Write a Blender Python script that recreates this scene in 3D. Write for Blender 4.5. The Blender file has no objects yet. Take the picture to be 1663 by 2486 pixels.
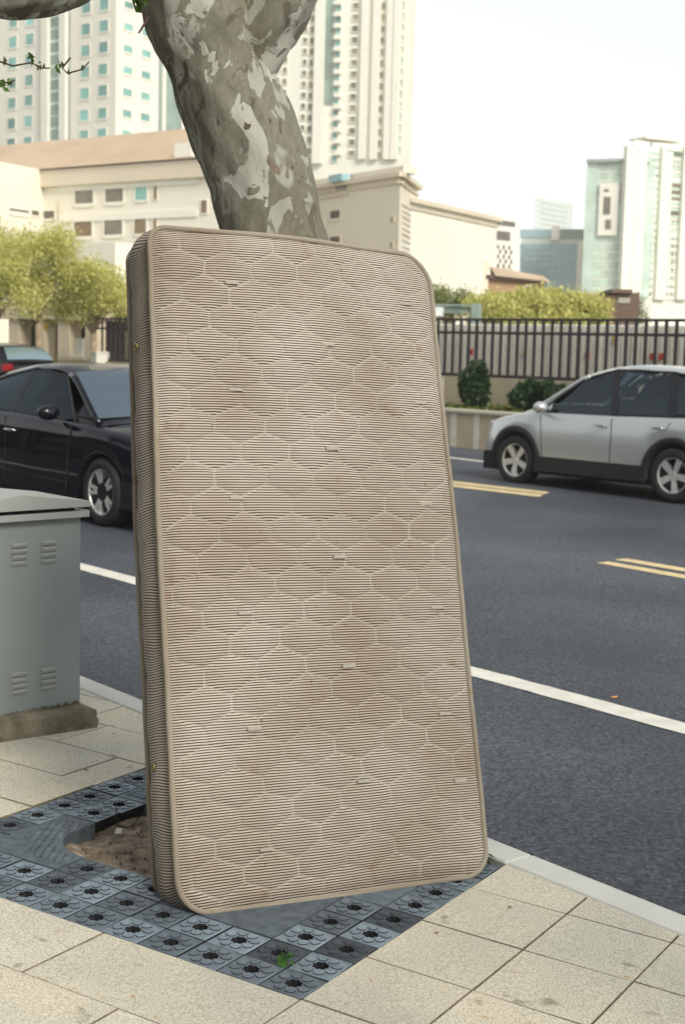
import bpy, bmesh, math, random
import numpy as np
from mathutils import Vector, Matrix
random.seed(7); rng = np.random.default_rng(7)
scn = bpy.context.scene
COL = scn.collection

# ------------------------------------------------------------------ camera
F_PX, PITCH, ROLL, CAM_H = 3453.0, 0.1148, 0.025, 1.6      # f in pixels of a 1663x2486 frame (50 mm on 24x36)
fw = np.array([0, math.cos(PITCH), -math.sin(PITCH)]); rt = np.array([1.0, 0, 0]); upv = np.cross(rt, fw)
RX = math.cos(ROLL)*rt + math.sin(ROLL)*upv; RY = -math.sin(ROLL)*rt + math.cos(ROLL)*upv
CAMP = np.array([0, 0, CAM_H])
cam_d = bpy.data.cameras.new('camera'); cam = bpy.data.objects.new('camera', cam_d); COL.objects.link(cam)
cam.matrix_world = Matrix(((RX[0], RY[0], -fw[0], 0), (RX[1], RY[1], -fw[1], 0), (RX[2], RY[2], -fw[2], CAM_H), (0, 0, 0, 1)))
cam_d.sensor_fit = 'VERTICAL'; cam_d.sensor_height = 36; cam_d.lens = 50
cam_d.clip_start = 0.05; cam_d.clip_end = 6000
cam_d.dof.use_dof = True; cam_d.dof.focus_distance = 4.15; cam_d.dof.aperture_fstop = 5.6
scn.camera = cam
# ------------------------------------------------------------------ world, sun, exposure
SUN_EL, SUN_AZ = math.radians(38), math.radians(148)      # azimuth clockwise from +Y: behind the camera, to the right
w = bpy.data.worlds.new('World'); scn.world = w; w.use_nodes = True
nt = w.node_tree; bg = nt.nodes['Background']
sky = nt.nodes.new('ShaderNodeTexSky'); sky.sky_type = 'NISHITA'; sky.sun_disc = False
sky.sun_elevation = SUN_EL; sky.sun_rotation = SUN_AZ; sky.air_density = 1.0; sky.dust_density = 1.0; sky.ozone_density = 1.0
hs = nt.nodes.new('ShaderNodeHueSaturation'); hs.inputs['Saturation'].default_value = 0.20; hs.inputs['Value'].default_value = 1.0
nt.links.new(sky.outputs[0], hs.inputs['Color'])
tint = nt.nodes.new('ShaderNodeMix'); tint.data_type = 'RGBA'; tint.blend_type = 'MULTIPLY'; tint.inputs[0].default_value = 1
tint.inputs[7].default_value = (0.985, 0.99, 0.955, 1); nt.links.new(hs.outputs[0], tint.inputs[6]); nt.links.new(tint.outputs[2], bg.inputs[0])
bg.inputs[1].default_value = 0.107
sd = bpy.data.lights.new('sun', 'SUN'); sd.energy = 1.5; sd.angle = math.radians(18); sd.color = (1.0, 0.93, 0.82)
sun = bpy.data.objects.new('sun', sd); COL.objects.link(sun)
sdir = Vector((math.sin(SUN_AZ)*math.cos(SUN_EL), math.cos(SUN_AZ)*math.cos(SUN_EL), math.sin(SUN_EL)))
sun.rotation_euler = sdir.to_track_quat('Z', 'Y').to_euler(); sun.location = (6, -8, 9)
scn.view_settings.view_transform = 'Standard'; scn.view_settings.look = 'None'
scn.view_settings.exposure = 1.12; scn.view_settings.gamma = 1.0; scn.view_settings.use_curve_mapping = False
scn.render.engine = 'CYCLES'
scn.cycles.use_denoising = True
scn.cycles.max_bounces = 6; scn.cycles.volume_bounces = 1; scn.cycles.caustics_reflective = False; scn.cycles.caustics_refractive = False

# ------------------------------------------------------------------ frames of the place
TH = math.radians(42)
UT = np.array([-math.sin(TH), math.cos(TH), 0]); UN = np.array([math.cos(TH), math.sin(TH), 0])   # along / across the road
def TN(t, n, z=0.0): return UT*t + UN*n + np.array([0, 0, z])
SX, SY, SAZ, GX, GY, TS = -0.0718, 3.3521, 0.5397, 0.0374, 0.0009, 0.1306        # pavement frame: pit corner, bearing, fall, tile
def zs(x, y): return -GX*(x-SX) - GY*(y-SY)
def zr(x, y): return -0.15 - 0.018*max(-9.0, min(9.0, x))
SA = np.array([math.cos(SAZ), -math.sin(SAZ), 0]); SE = np.array([math.sin(SAZ), math.cos(SAZ), 0])
for v in (SA, SE): v[2] = -(GX*v[0]+GY*v[1])
SNM = np.cross(SA, SE); SNM = SNM/np.linalg.norm(SNM)
MS = Matrix(((SA[0], SE[0], SNM[0], SX), (SA[1], SE[1], SNM[1], SY), (SA[2], SE[2], SNM[2], 0), (0, 0, 0, 1)))
def ray(u, v): 
    return RX*((u-831.5)/F_PX) - RY*((v-1243)/F_PX) + fw
def pix(u, v, Y):                       # the point seen at a photo pixel, Y metres ahead
    q = ray(u, v); return CAMP + q*(Y/q[1])

# ------------------------------------------------------------------ materials
MAT = {}
def mat(name, col, rough=0.6, var=0.12, scale=6.0, metal=0.0, bump=0.0, bscale=60.0, spec=0.4, coat=0.0, rand=0.0, col2=None, trans=0.0, detail=4.0):
    m = bpy.data.materials.new(name); m.use_nodes = True; n = m.node_tree.nodes; l = m.node_tree.links; b = n['Principled BSDF']
    tc = n.new('ShaderNodeTexCoord'); no = n.new('ShaderNodeTexNoise'); no.inputs['Scale'].default_value = scale; no.inputs['Detail'].default_value = detail
    l.new(tc.outputs['Object'], no.inputs['Vector'])
    rp = n.new('ShaderNodeValToRGB'); e = rp.color_ramp.elements; e[0].position = 0.32; e[1].position = 0.68
    c2 = col2 if col2 else tuple(min(1, c*(1+var)) for c in col); c1 = col if col2 else tuple(c*(1-var) for c in col)
    e[0].color = (*c1, 1); e[1].color = (*c2, 1); l.new(no.outputs[0], rp.inputs[0])
    out = rp.outputs[0]
    if rand:
        oi = n.new('ShaderNodeObjectInfo'); mr = n.new('ShaderNodeMapRange'); mr.inputs[3].default_value = 1-rand; mr.inputs[4].default_value = 1+rand
        l.new(oi.outputs['Random'], mr.inputs[0]); mx = n.new('ShaderNodeVectorMath'); mx.operation = 'SCALE'
        l.new(out, mx.inputs[0]); l.new(mr.outputs[0], mx.inputs['Scale']); out = mx.outputs[0]
    l.new(out, b.inputs['Base Color'])
    b.inputs['Roughness'].default_value = rough; b.inputs['Metallic'].default_value = metal; b.inputs['Specular IOR Level'].default_value = spec
    if coat: b.inputs['Coat Weight'].default_value = coat; b.inputs['Coat Roughness'].default_value = 0.02
    if trans: b.inputs['Transmission Weight'].default_value = trans
    if bump:
        n2 = n.new('ShaderNodeTexNoise'); n2.inputs['Scale'].default_value = bscale; n2.inputs['Detail'].default_value = 5
        l.new(tc.outputs['Object'], n2.inputs['Vector']); bp = n.new('ShaderNodeBump'); bp.inputs['Strength'].default_value = bump; bp.inputs['Distance'].default_value = 0.02
        l.new(n2.outputs[0], bp.inputs['Height']); l.new(bp.outputs[0], b.inputs['Normal'])
    MAT[name] = m; return m
def nodes_of(m): return m.node_tree.nodes, m.node_tree.links, m.node_tree.nodes['Principled BSDF']
def leafmat(name, c1, c2):
    m = bpy.data.materials.new(name); m.use_nodes = True; n, l, b = nodes_of(m)
    at = n.new('ShaderNodeAttribute'); at.attribute_name = 'tone'
    rp = n.new('ShaderNodeValToRGB'); rp.color_ramp.elements[0].color = (*c1, 1); rp.color_ramp.elements[1].color = (*c2, 1)
    l.new(at.outputs['Fac'], rp.inputs[0]); l.new(rp.outputs[0], b.inputs['Base Color']); b.inputs['Roughness'].default_value = 0.55
    tr = n.new('ShaderNodeBsdfTranslucent'); l.new(rp.outputs[0], tr.inputs[0]); ms = n.new('ShaderNodeMixShader'); ms.inputs[0].default_value = 0.45
    l.new(b.outputs[0], ms.inputs[1]); l.new(tr.outputs[0], ms.inputs[2]); l.new(ms.outputs[0], n['Material Output'].inputs[0]); MAT[name] = m; return m

# ------------------------------------------------------------------ mesh helpers
class MB:
    def __init__(s): s.v = []; s.f = []; s.mi = []; s.cur = 0
    def add(s, vs, fs):
        k = len(s.v); s.v += [tuple(map(float, p)) for p in vs]
        for f in fs: s.f.append(tuple(k+i for i in f)); s.mi.append(s.cur)
        return s
    def box(s, lo, hi, T=None, ch=0.0):
        (x0, y0, z0), (x1, y1, z1) = lo, hi
        if ch:
            vs = [(x0, y0, z0), (x1, y0, z0), (x1, y1, z0), (x0, y1, z0), (x0, y0, z1-ch), (x1, y0, z1-ch), (x1, y1, z1-ch), (x0, y1, z1-ch),
                  (x0+ch, y0+ch, z1), (x1-ch, y0+ch, z1), (x1-ch, y1-ch, z1), (x0+ch, y1-ch, z1)]
            fs = [(3, 2, 1, 0)]+[(i, (i+1) % 4, 4+(i+1) % 4, 4+i) for i in range(4)]+[(4+i, 4+(i+1) % 4, 8+(i+1) % 4, 8+i) for i in range(4)]+[(8, 9, 10, 11)]
        else:
            vs = [(x0, y0, z0), (x1, y0, z0), (x1, y1, z0), (x0, y1, z0), (x0, y0, z1), (x1, y0, z1), (x1, y1, z1), (x0, y1, z1)]
            fs = [(3, 2, 1, 0), (4, 5, 6, 7)]+[(i, (i+1) % 4, 4+(i+1) % 4, 4+i) for i in range(4)]
        if T: vs = [T(p) for p in vs]
        return s.add(vs, fs)
    def prism(s, poly, z0, z1, T=None, ch=0.0):
        n = len(poly); c = (sum(p[0] for p in poly)/n, sum(p[1] for p in poly)/n)
        def ins(p):
            d = math.hypot(p[0]-c[0], p[1]-c[1]); k = max(0, 1-1.4*ch/max(d, 1e-6)); return (c[0]+(p[0]-c[0])*k, c[1]+(p[1]-c[1])*k)
        vs = [(*p[:2], z0) for p in poly]+[(*p[:2], z1-ch) for p in poly]; fs = [tuple(range(n-1, -1, -1))]+[(i, (i+1) % n, n+(i+1) % n, n+i) for i in range(n)]
        if ch:
            vs += [(*ins(p), z1) for p in poly]; fs += [(n+i, n+(i+1) % n, 2*n+(i+1) % n, 2*n+i) for i in range(n)]+[tuple(range(2*n, 3*n))]
        else: fs.append(tuple(range(n, 2*n)))
        if T: vs = [T(p) for p in vs]
        return s.add(vs, fs)
    def tube(s, pts, rad, seg=10, caps=True):
        P = [np.array(p, float) for p in pts]; rad = rad if hasattr(rad, '__len__') else [rad]*len(P); rings = []
        up = np.array([0.03, 0.07, 1.0]); t0 = P[1]-P[0]
        if abs(np.dot(t0/np.linalg.norm(t0), up/np.linalg.norm(up))) > 0.95: up = np.array([1.0, 0.1, 0])
        a = np.cross(t0, up); a /= np.linalg.norm(a)
        for i, p in enumerate(P):
            t = P[min(i+1, len(P)-1)]-P[max(i-1, 0)]; t = t/np.linalg.norm(t)
            a = a-t*np.dot(a, t); a /= np.linalg.norm(a); b = np.cross(t, a)
            rings.append([p+rad[i]*(a*math.cos(2*math.pi*k/seg)+b*math.sin(2*math.pi*k/seg)) for k in range(seg)])
        vs = [q for r in rings for q in r]
        fs = [(i*seg+k, i*seg+(k+1) % seg, (i+1)*seg+(k+1) % seg, (i+1)*seg+k) for i in range(len(P)-1) for k in range(seg)]
        if caps: fs += [tuple(range(seg-1, -1, -1)), tuple((len(P)-1)*seg+k for k in range(seg))]
        return s.add(vs, fs)
    def lathe(s, prof, seg=32, T=None, close=False):      # profile of (r, h) turned about +Z
        vs = []; n = len(prof)
        for r, h in prof: vs += [(r*math.cos(2*math.pi*k/seg), r*math.sin(2*math.pi*k/seg), h) for k in range(seg)]
        fs = [(i*seg+k, i*seg+(k+1) % seg, ((i+1) % n)*seg+(k+1) % seg, ((i+1) % n)*seg+k) for i in range(n if close else n-1) for k in range(seg)]
        if T: vs = [T(p) for p in vs]
        return s.add(vs, fs)
    def mesh(s, name, mats, smooth=False):
        me = bpy.data.meshes.new(name); me.from_pydata(s.v, [], s.f)
        for m in (mats if isinstance(mats, (list, tuple)) else [mats]): me.materials.append(MAT[m])
        if any(s.mi): me.polygons.foreach_set('material_index', s.mi)
        if smooth: me.polygons.foreach_set('use_smooth', [True]*len(me.polygons))
        bm = bmesh.new(); bm.from_mesh(me); bmesh.ops.recalc_face_normals(bm, faces=bm.faces); bm.to_mesh(me); bm.free()
        me.update(); return me
    def build(s, name, mats, parent=None, smooth=False):
        return obj(name, s.mesh(name, mats, smooth), parent)
def obj(name, me, parent=None, M=None):
    o = bpy.data.objects.new(name, me); COL.objects.link(o)
    if M is not None: o.matrix_basis = M
    if parent: o.parent = parent
    return o
def tag(o, label=None, cat=None, group=None, kind=None):
    if label: o['label'] = label
    if cat: o['category'] = cat
    if group: o['group'] = group
    if kind: o['kind'] = kind
    return o
def thing(name, label, cat, loc=(0, 0, 0), group=None, M=None):
    o = bpy.data.objects.new(name, None); COL.objects.link(o); o.empty_display_size = 0.1
    if M is not None: o.matrix_basis = M
    else: o.location = loc
    return tag(o, label, cat, group)
def autosmooth(o, ang=35):
    me = o.data; bm = bmesh.new(); bm.from_mesh(me)
    for f in bm.faces: f.smooth = True
    for e in bm.edges:
        if len(e.link_faces) == 2 and e.calc_face_angle(0) > math.radians(ang): e.smooth = False
    bm.to_mesh(me); bm.free(); return o
def frameM(xa, ya, za, p):
    return Matrix(((xa[0], ya[0], za[0], p[0]), (xa[1], ya[1], za[1], p[1]), (xa[2], ya[2], za[2], p[2]), (0, 0, 0, 1)))
def leaf_mesh(name, pts, size, m, jit=0.45, flat=0.0):
    n = len(pts); pts = np.asarray(pts, float)
    a = rng.normal(size=(n, 3)); a /= np.linalg.norm(a, axis=1)[:, None]; b = rng.normal(size=(n, 3)); b[:, 2] *= 1-flat
    b = np.cross(a, b); b /= np.linalg.norm(b, axis=1)[:, None]; sz = size*(1-jit+2*jit*rng.random(n))[:, None]
    c = np.cross(a, b)*sz*0.16
    v = np.stack([pts-a*sz*0.6, pts+b*sz*0.36+c, pts+a*sz*0.6, pts-b*sz*0.36+c], 1).reshape(-1, 3)
    me = bpy.data.meshes.new(name); me.vertices.add(4*n); me.vertices.foreach_set('co', v.ravel())
    me.loops.add(4*n); me.polygons.add(n); me.loops.foreach_set('vertex_index', np.arange(4*n)); me.polygons.foreach_set('loop_start', np.arange(n)*4)
    me.update(calc_edges=True); me.materials.append(MAT[m])
    at = me.attributes.new('tone', 'FLOAT', 'FACE'); at.data.foreach_set('value', rng.random(n).astype(np.float32)); return me
def crown_pts(blobs, n):
    vol = np.array([b[3]*b[4]*b[5] if len(b) > 4 else b[3]**3 for b in blobs]); pick = rng.choice(len(blobs), n, p=vol/vol.sum()); out = np.zeros((n, 3))
    d = rng.normal(size=(n, 3)); d /= np.linalg.norm(d, axis=1)[:, None]; r = rng.random(n)**0.40*1.12
    for i in range(n):
        b = blobs[pick[i]]; rr = b[3:6] if len(b) > 4 else (b[3],)*3; out[i] = np.array(b[:3])+d[i]*r[i]*np.array(rr)
    return out

# ------------------------------------------------------------------ materials of the setting
mat('asphalt', (0.062, 0.066, 0.074), 0.62, 0.0, 0.55, bump=0.35, bscale=220, spec=0.35, detail=6)
m = MAT['asphalt']; n, l, b = nodes_of(m)
tc = n.new('ShaderNodeTexCoord'); n1 = n.new('ShaderNodeTexNoise'); n1.inputs['Scale'].default_value = 0.45; n1.inputs['Detail'].default_value = 4
n2 = n.new('ShaderNodeTexVoronoi'); n2.inputs['Scale'].default_value = 85; n3 = n.new('ShaderNodeTexNoise'); n3.inputs['Scale'].default_value = 45; n3.inputs['Detail'].default_value = 3
for q in (n1, n2, n3): l.new(tc.outputs['Object'], q.inputs['Vector'])
r1 = n.new('ShaderNodeValToRGB'); r1.color_ramp.elements[0].position = .3; r1.color_ramp.elements[1].position = .72; r1.color_ramp.elements[0].color = (.036, .041, .054, 1); r1.color_ramp.elements[1].color = (.088, .098, .116, 1); l.new(n1.outputs[0], r1.inputs[0])
r2 = n.new('ShaderNodeValToRGB'); r2.color_ramp.elements[0].position = .0; r2.color_ramp.elements[1].position = 1; r2.color_ramp.elements[0].color = (.35, .35, .38, 1); r2.color_ramp.elements[1].color = (1.75, 1.75, 1.72, 1); l.new(n2.outputs['Color'], r2.inputs[0])
r3 = n.new('ShaderNodeValToRGB'); r3.color_ramp.elements[0].position = .35; r3.color_ramp.elements[1].position = .65; r3.color_ramp.elements[0].color = (.6, .6, .62, 1); r3.color_ramp.elements[1].color = (1.35, 1.35, 1.33, 1); l.new(n3.outputs[0], r3.inputs[0])
def mul(n, l, a, b_):
    x = n.new('ShaderNodeMix'); x.data_type = 'RGBA'; x.blend_type = 'MULTIPLY'; x.inputs[0].default_value = 1; l.new(a, x.inputs[6]); l.new(b_, x.inputs[7]); return x.outputs[2]
l.new(mul(n, l, mul(n, l, r1.outputs[0], r2.outputs[0]), r3.outputs[0]), b.inputs['Base Color'])
mat('terrain', (0.13, 0.12, 0.09), 0.9, 0.2, 0.2)
mat('white_paint', (0.70, 0.69, 0.61), 0.7, 0.10, 9, bump=0.15, bscale=150)
mat('yellow_paint', (0.66, 0.53, 0.29), 0.7, 0.15, 5, bump=0.15, bscale=150)
mat('mortar', (0.07, 0.055, 0.038), 0.95, 0.35, 14)
mat('soil', (0.29, 0.23, 0.17), 0.95, 0.5, 20, bump=1.0, bscale=60)
mat('kerb_stone', (0.60, 0.60, 0.55), 0.85, 0.06, 7, bump=0.12, bscale=220, rand=0.05)
def slabmat():
    m = mat('slab', (0.66, 0.62, 0.52), 0.85, 0.0, 3, bump=0.22, bscale=260, rand=0.05); n, l, b = nodes_of(m)
    tc = n.new('ShaderNodeTexCoord'); ge = n.new('ShaderNodeNewGeometry')
    def N(s, d, src): 
        q = n.new('ShaderNodeTexNoise'); q.inputs['Scale'].default_value = s; q.inputs['Detail'].default_value = d; l.new(src, q.inputs['Vector']); return q.outputs[0]
    def R(i, p0, c0, p1, c1):
        r = n.new('ShaderNodeValToRGB'); e = r.color_ramp.elements; e[0].position = p0; e[1].position = p1; e[0].color = (*c0, 1); e[1].color = (*c1, 1); l.new(i, r.inputs[0]); return r.outputs[0]
    P = ge.outputs['Position']
    base = b.inputs['Base Color'].links[0].from_socket
    tone = R(N(1.7, 3, P), .35, (.86, .88, .90), .65, (1.08, 1.06, 1.0)); fine = R(N(160, 4, P), .36, (.72, .70, .66), .58, (1.07, 1.07, 1.07)); fleck = R(N(320, 2, P), .30, (.45, .42, .36), .40, (1, 1, 1))
    spots = R(N(11, 2, P), .26, (.60, .58, .54), .33, (1, 1, 1)); ochre = R(N(26, 3, P), .24, (.85, .62, .36), .31, (1, 1, 1))
    c = base
    for t in (tone, fine, fleck, spots, ochre): c = mul(n, l, c, t)
    l.new(c, b.inputs['Base Color'])
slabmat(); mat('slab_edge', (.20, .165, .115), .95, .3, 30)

# ------------------------------------------------------------------ the setting: ground, road, kerb, pavement
g = MB(); g.add([(-2500, -2500, -0.9), (2500, -2500, -0.9), (2500, 3500, -0.9), (-2500, 3500, -0.9)], [(0, 1, 2, 3)])
tag(g.build('ground', 'terrain'), 'dull brown ground reaching out under the city', 'ground', kind='structure')
def strip(n0, n1, t0, t1, dz, name, m, nt_=60):
    s = MB(); vs = []; fs = []
    for i in range(nt_+1):
        t = t0+(t1-t0)*i/nt_
        for n_ in (n0, n1): p = TN(t, n_+rng.normal()*.0025+.004*math.sin(t*3.1+n_)); vs.append((p[0], p[1], zr(p[0], p[1])+dz))
    fs = [(2*i, 2*i+1, 2*i+3, 2*i+2) for i in range(nt_)]
    s.add(vs, fs); return s
rd = MB(); vs = []; nn = np.linspace(3.40, 19.6, 28); tt = np.linspace(-25, 120, 60)
for t in tt:
    for n_ in nn: p = TN(t, n_); vs.append((p[0], p[1], zr(p[0], p[1])))
k = len(nn); rd.add(vs, [(i*k+j, i*k+j+1, (i+1)*k+j+1, (i+1)*k+j) for i in range(len(tt)-1) for j in range(k-1)])
road = tag(rd.build('road', 'asphalt', smooth=True), 'dark grey asphalt road running past the kerb', 'road', kind='structure')
def marking(n0, n1, t0, t1, m, k=40, skew=0.0):
    o = strip(n0, n1, t0, t1, 0.004, 'road_marking', m, 900)
    return o
for n0, n1, t0, t1, m, lab in ((5.63, 5.81, -12, 70, 'white_paint', 'solid white lane line on the asphalt nearest the kerb'), (17.15, 17.32, -10, 80, 'white_paint', 'thin white edge line along the far planter wall'),
                          (9.76, 9.93, -14, 7.55, 'yellow_paint', 'yellow centre line stripe, the one closer to the kerb, ending beside the mattress'), (10.08, 10.25, -14, 7.60, 'yellow_paint', 'yellow centre line stripe, the one farther from the kerb')):
    tag(marking(n0, n1, t0, t1, m).build('lane_line', m), lab, 'road marking', kind='structure')
# yellow gap-end stripes on the far side, slanting to the road
A0, A1, B0, B1 = np.array([1.50, 19.44]), np.array([2.69, 18.43]), np.array([1.44, 18.60]), np.array([2.46, 17.72])
dy = (A0-A1)/np.linalg.norm(A0-A1)
for (f0, f1, lab) in ((0.0, 0.42, 'yellow stripe slanting across the road beneath the silver car, outer one'), (0.56, 1.0, 'yellow stripe slanting across the road beneath the silver car, inner one')):
    s = MB(); e0 = A1+(B1-A1)*f0; e1 = A1+(B1-A1)*f1; q = [e0, e1, e1+dy*9, e0+dy*9]
    s.add([(p[0], p[1], zr(p[0], p[1])+0.004) for p in q], [(0, 1, 2, 3)])
    tag(s.build('lane_line', 'yellow_paint'), lab, 'road marking', kind='structure')
# kerb stones, each one a part of the kerb
KN0, KN1 = 3.352, 3.482
kerb = tag(thing('kerb', 'row of pale granite kerb stones between pavement and asphalt', 'kerb'), kind='structure')
for i in range(-5, 18):
    s = MB(); t0 = 2.90+i*0.75; t1 = t0+0.747
    def KT(p): q = TN(p[0], p[1]); return (q[0], q[1], zs(q[0], q[1])+p[2])
    s.box((t0, KN0, -0.34), (t1, KN1, 0.002), KT, ch=0.006); s.build('kerb_stone', 'kerb_stone', kerb)
# pavement: mortar bed and single slabs
pav = tag(thing('pavement', 'pavement of pale speckled stone slabs', 'pavement'), kind='structure')
def l2w(p): v = MS @ Vector((p[0], p[1], p[2] if len(p) > 2 else 0)); return (v.x, v.y, v.z)
def clip(poly, a, b_, c):            # keep a*x+b*y<=c
    out = []
    for i in range(len(poly)):
        p, q = poly[i], poly[(i+1) % len(poly)]; dp = a*p[0]+b_*p[1]-c; dq = a*q[0]+b_*q[1]-c
        if dp <= 0: out.append(p)
        if dp*dq < 0: t = dp/(dp-dq); out.append((p[0]+(q[0]-p[0])*t, p[1]+(q[1]-p[1])*t))
    return out
ca, cb = float(np.dot(UN, SA)), float(np.dot(UN, SE)); cc = KN0-0.006-float(np.dot(UN[:2], [SX, SY]))     # kerb in pavement coordinates
SL = 2.42*TS; PIT_I, PIT_J = 11.4*TS, 11*TS
s = MB()
for poly in ([(-6, -2.5), (3.5, -2.5), (3.5, 0), (-6, 0)], [(0, 0), (3.5, 0), (3.5, 7), (0, 7)], [(-6, 0), (-PIT_I, 0), (-PIT_I, 7), (-6, 7)], [(-PIT_I, PIT_J), (0, PIT_J), (0, 7), (-PIT_I, 7)]):
    poly = clip(poly, ca, cb, cc)
    if len(poly) > 2: s.add([l2w((p[0], p[1], -0.016)) for p in poly], [tuple(range(len(poly)))])
s.build('mortar_bed', 'mortar', pav)
def put_slab(x0, x1, y0, y1):
    if x1-x0 < 0.02: return
    gp = 0.0012; poly = clip([(x0+gp, y0+gp), (x1-gp, y0+gp), (x1-gp, y1-gp), (x0+gp, y1-gp)], ca, cb, cc)
    if len(poly) < 3: return
    ar = abs(sum(poly[i][0]*poly[(i+1) % len(poly)][1]-poly[(i+1) % len(poly)][0]*poly[i][1] for i in range(len(poly))))/2
    if ar < 0.0006: return
    cx = sum(p[0] for p in poly)/len(poly); cy = sum(p[1] for p in poly)/len(poly); q = l2w((cx, cy, 0)); 
    d = q[1]; 
    if d < 1.9 or d > 9.5 or abs(q[0]) > 0.30*d+0.4: return
    m_ = MB(); m_.prism([(p[0]-cx, p[1]-cy) for p in poly], -0.05, 0.0, ch=0.0022)
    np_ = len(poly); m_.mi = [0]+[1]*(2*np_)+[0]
    tl = Matrix.Rotation(rng.normal()*0.0025, 4, 'X') @ Matrix.Rotation(rng.normal()*0.0025, 4, 'Y')
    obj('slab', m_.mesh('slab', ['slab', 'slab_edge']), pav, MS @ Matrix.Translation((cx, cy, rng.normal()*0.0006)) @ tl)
for r in range(-5, 24):                     # right of the pit
    for c in range(0, 9): put_slab(c*SL, (c+1)*SL, r*SL, (r+1)*SL)
for r in range(-5, 0):                      # in front of the pit, longer slabs
    off = (0 if r % 2 else 1)*SL
    for c in range(-1, 9): put_slab(max(-6, -off-(c+1)*2*SL), min(0, -off-c*2*SL), r*SL, (r+1)*SL)
for r in range(0, 24):                      # left of the pit
    off = (r % 2)*0.5*SL
    for c in range(0, 9): put_slab(-PIT_I-off-(c+1)*SL*1.5, min(-PIT_I, -PIT_I-off-c*SL*1.5), r*SL, (r+1)*SL)
    if off: put_slab(-PIT_I-off, -PIT_I, r*SL, (r+1)*SL)
for r in range(0, 8):
    for c in range(0, 5): put_slab(-PIT_I+c*SL, min(0, -PIT_I+(c+1)*SL), PIT_J+r*SL, PIT_J+(r+1)*SL)

# ------------------------------------------------------------------ tree pit: cast flower tiles, corner plates, soil
def tilemat():
    m = mat('cast_tile', (0.135, 0.17, 0.20), 0.6, 0.3, 22, bump=0.2, bscale=160, spec=0.4); n, l, b = nodes_of(m)
    base = b.inputs['Base Color'].links[0].from_socket
    at = n.new('ShaderNodeAttribute'); at.attribute_type = 'OBJECT'; at.attribute_name = 'shade'
    x = n.new('ShaderNodeVectorMath'); x.operation = 'SCALE'; l.new(base, x.inputs[0]); l.new(at.outputs['Fac'], x.inputs['Scale']); l.new(x.outputs[0], b.inputs['Base Color'])
tilemat(); mat('groove_shade', (0.03, 0.036, 0.046), 0.9, 0.3, 30); mat('joint_dirt_hole_shade', (.018, .018, .022), .95, .3, 40); mat('hole_soil', (0.03, 0.018, 0.012), 0.95, 0.6, 60)  # petal rims and hole walls are coloured dark to paint in recess shade
pit = thing('tree_grate', 'square tree pit frame of dark grey cast tiles with flower relief', 'tree grate', l2w((-PIT_I/2, PIT_J/2, -0.06)))
def pchild(name, me, M_): o = obj(name, me, None, M_); o.parent = pit; o.matrix_parent_inverse = pit.matrix_basis.inverted(); return o
def flower_tile():
    s = MB(); h = TS/2-0.0030; seg = 32; ch = 0.0016; zt = 0.0
    def sq(k, hh):
        a = 2*math.pi*k/seg; c, d = math.cos(a), math.sin(a); m_ = max(abs(c), abs(d)); return (hh*c/m_, hh*d/m_)
    def hole(k):
        a = 2*math.pi*k/seg; r = 0.0225+0.0028*math.cos(8*a); return (r*math.cos(a), r*math.sin(a))
    rings = [[(*sq(k, h), -0.03) for k in range(seg)], [(*sq(k, h), zt-ch) for k in range(seg)], [(*sq(k, h-ch), zt) for k in range(seg)],
             [(*hole(k), zt) for k in range(seg)], [(*hole(k), -0.022) for k in range(seg)]]
    vs = [p for r in rings for p in r]; k0 = len(s.v); s.v += vs
    for i in range(4):
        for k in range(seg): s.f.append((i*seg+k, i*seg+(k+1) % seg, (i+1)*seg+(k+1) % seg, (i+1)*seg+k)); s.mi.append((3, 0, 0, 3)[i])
    s.cur = 2; s.add(rings[4], [tuple(range(seg))])
    for q in range(8):
        a = 2*math.pi*(q+.5)/8; ux, uy = math.cos(a), math.sin(a); n_ = 12
        def pt(k, sc, z):
            b_ = 2*math.pi*k/n_; x = 0.0420+0.0150*sc*math.cos(b_); y = (0.0138+0.0028*math.cos(b_))*sc*math.sin(b_); return (ux*x-uy*y, uy*x+ux*y, z)
        r0 = [pt(k, 1.09, 0.0003) for k in range(n_)]; r1 = [pt(k, 0.96, 0.0024) for k in range(n_)]; r2 = [pt(k, 0.72, 0.0032) for k in range(n_)]
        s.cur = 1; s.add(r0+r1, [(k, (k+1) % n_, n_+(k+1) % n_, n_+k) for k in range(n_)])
        s.cur = 0; s.add(r1+r2, [(k, (k+1) % n_, n_+(k+1) % n_, n_+k) for k in range(n_)]+[tuple(range(n_, 2*n_))])
    return s.mesh('flower_tile', ['cast_tile', 'groove_shade', 'hole_soil', 'joint_dirt_hole_shade'])
FT = flower_tile()
KJ = lambda i: (cc-ca*(-i*TS))/cb/TS        # kerb's j for a column i
tiles = [(i, j) for i in range(11) for j in (0, 1)]+[(0, j) for j in range(2, 11)]+[(1, j) for j in (2, 3, 4)]+[(10, j) for j in range(2, 11)]+[(5, 2), (6, 2), (7, 2), (9, 5), (9, 6)]+[(i, 10) for i in range(1, 10)]
dark = {(0, 4): .42, (1, 1): .42, (0, 2): .38, (0, 6): 1.0, (0, 3): 1.5, (0, 5): 1.15, (2, 1): 1.55, (0, 1): 1.35, (0, 0): .85, (1, 0): .95, (2, 0): 1.05, (3, 0): .85, (4, 0): 1.35, (5, 1): .75, (6, 1): 1.55, (7, 1): .62, (6, 2): 1.45, (7, 2): .62, (9, 5): 1.45, (9, 6): 1.6, (4, 1): .8, (6, 0): 1.15, (5, 0): .85}
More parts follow.
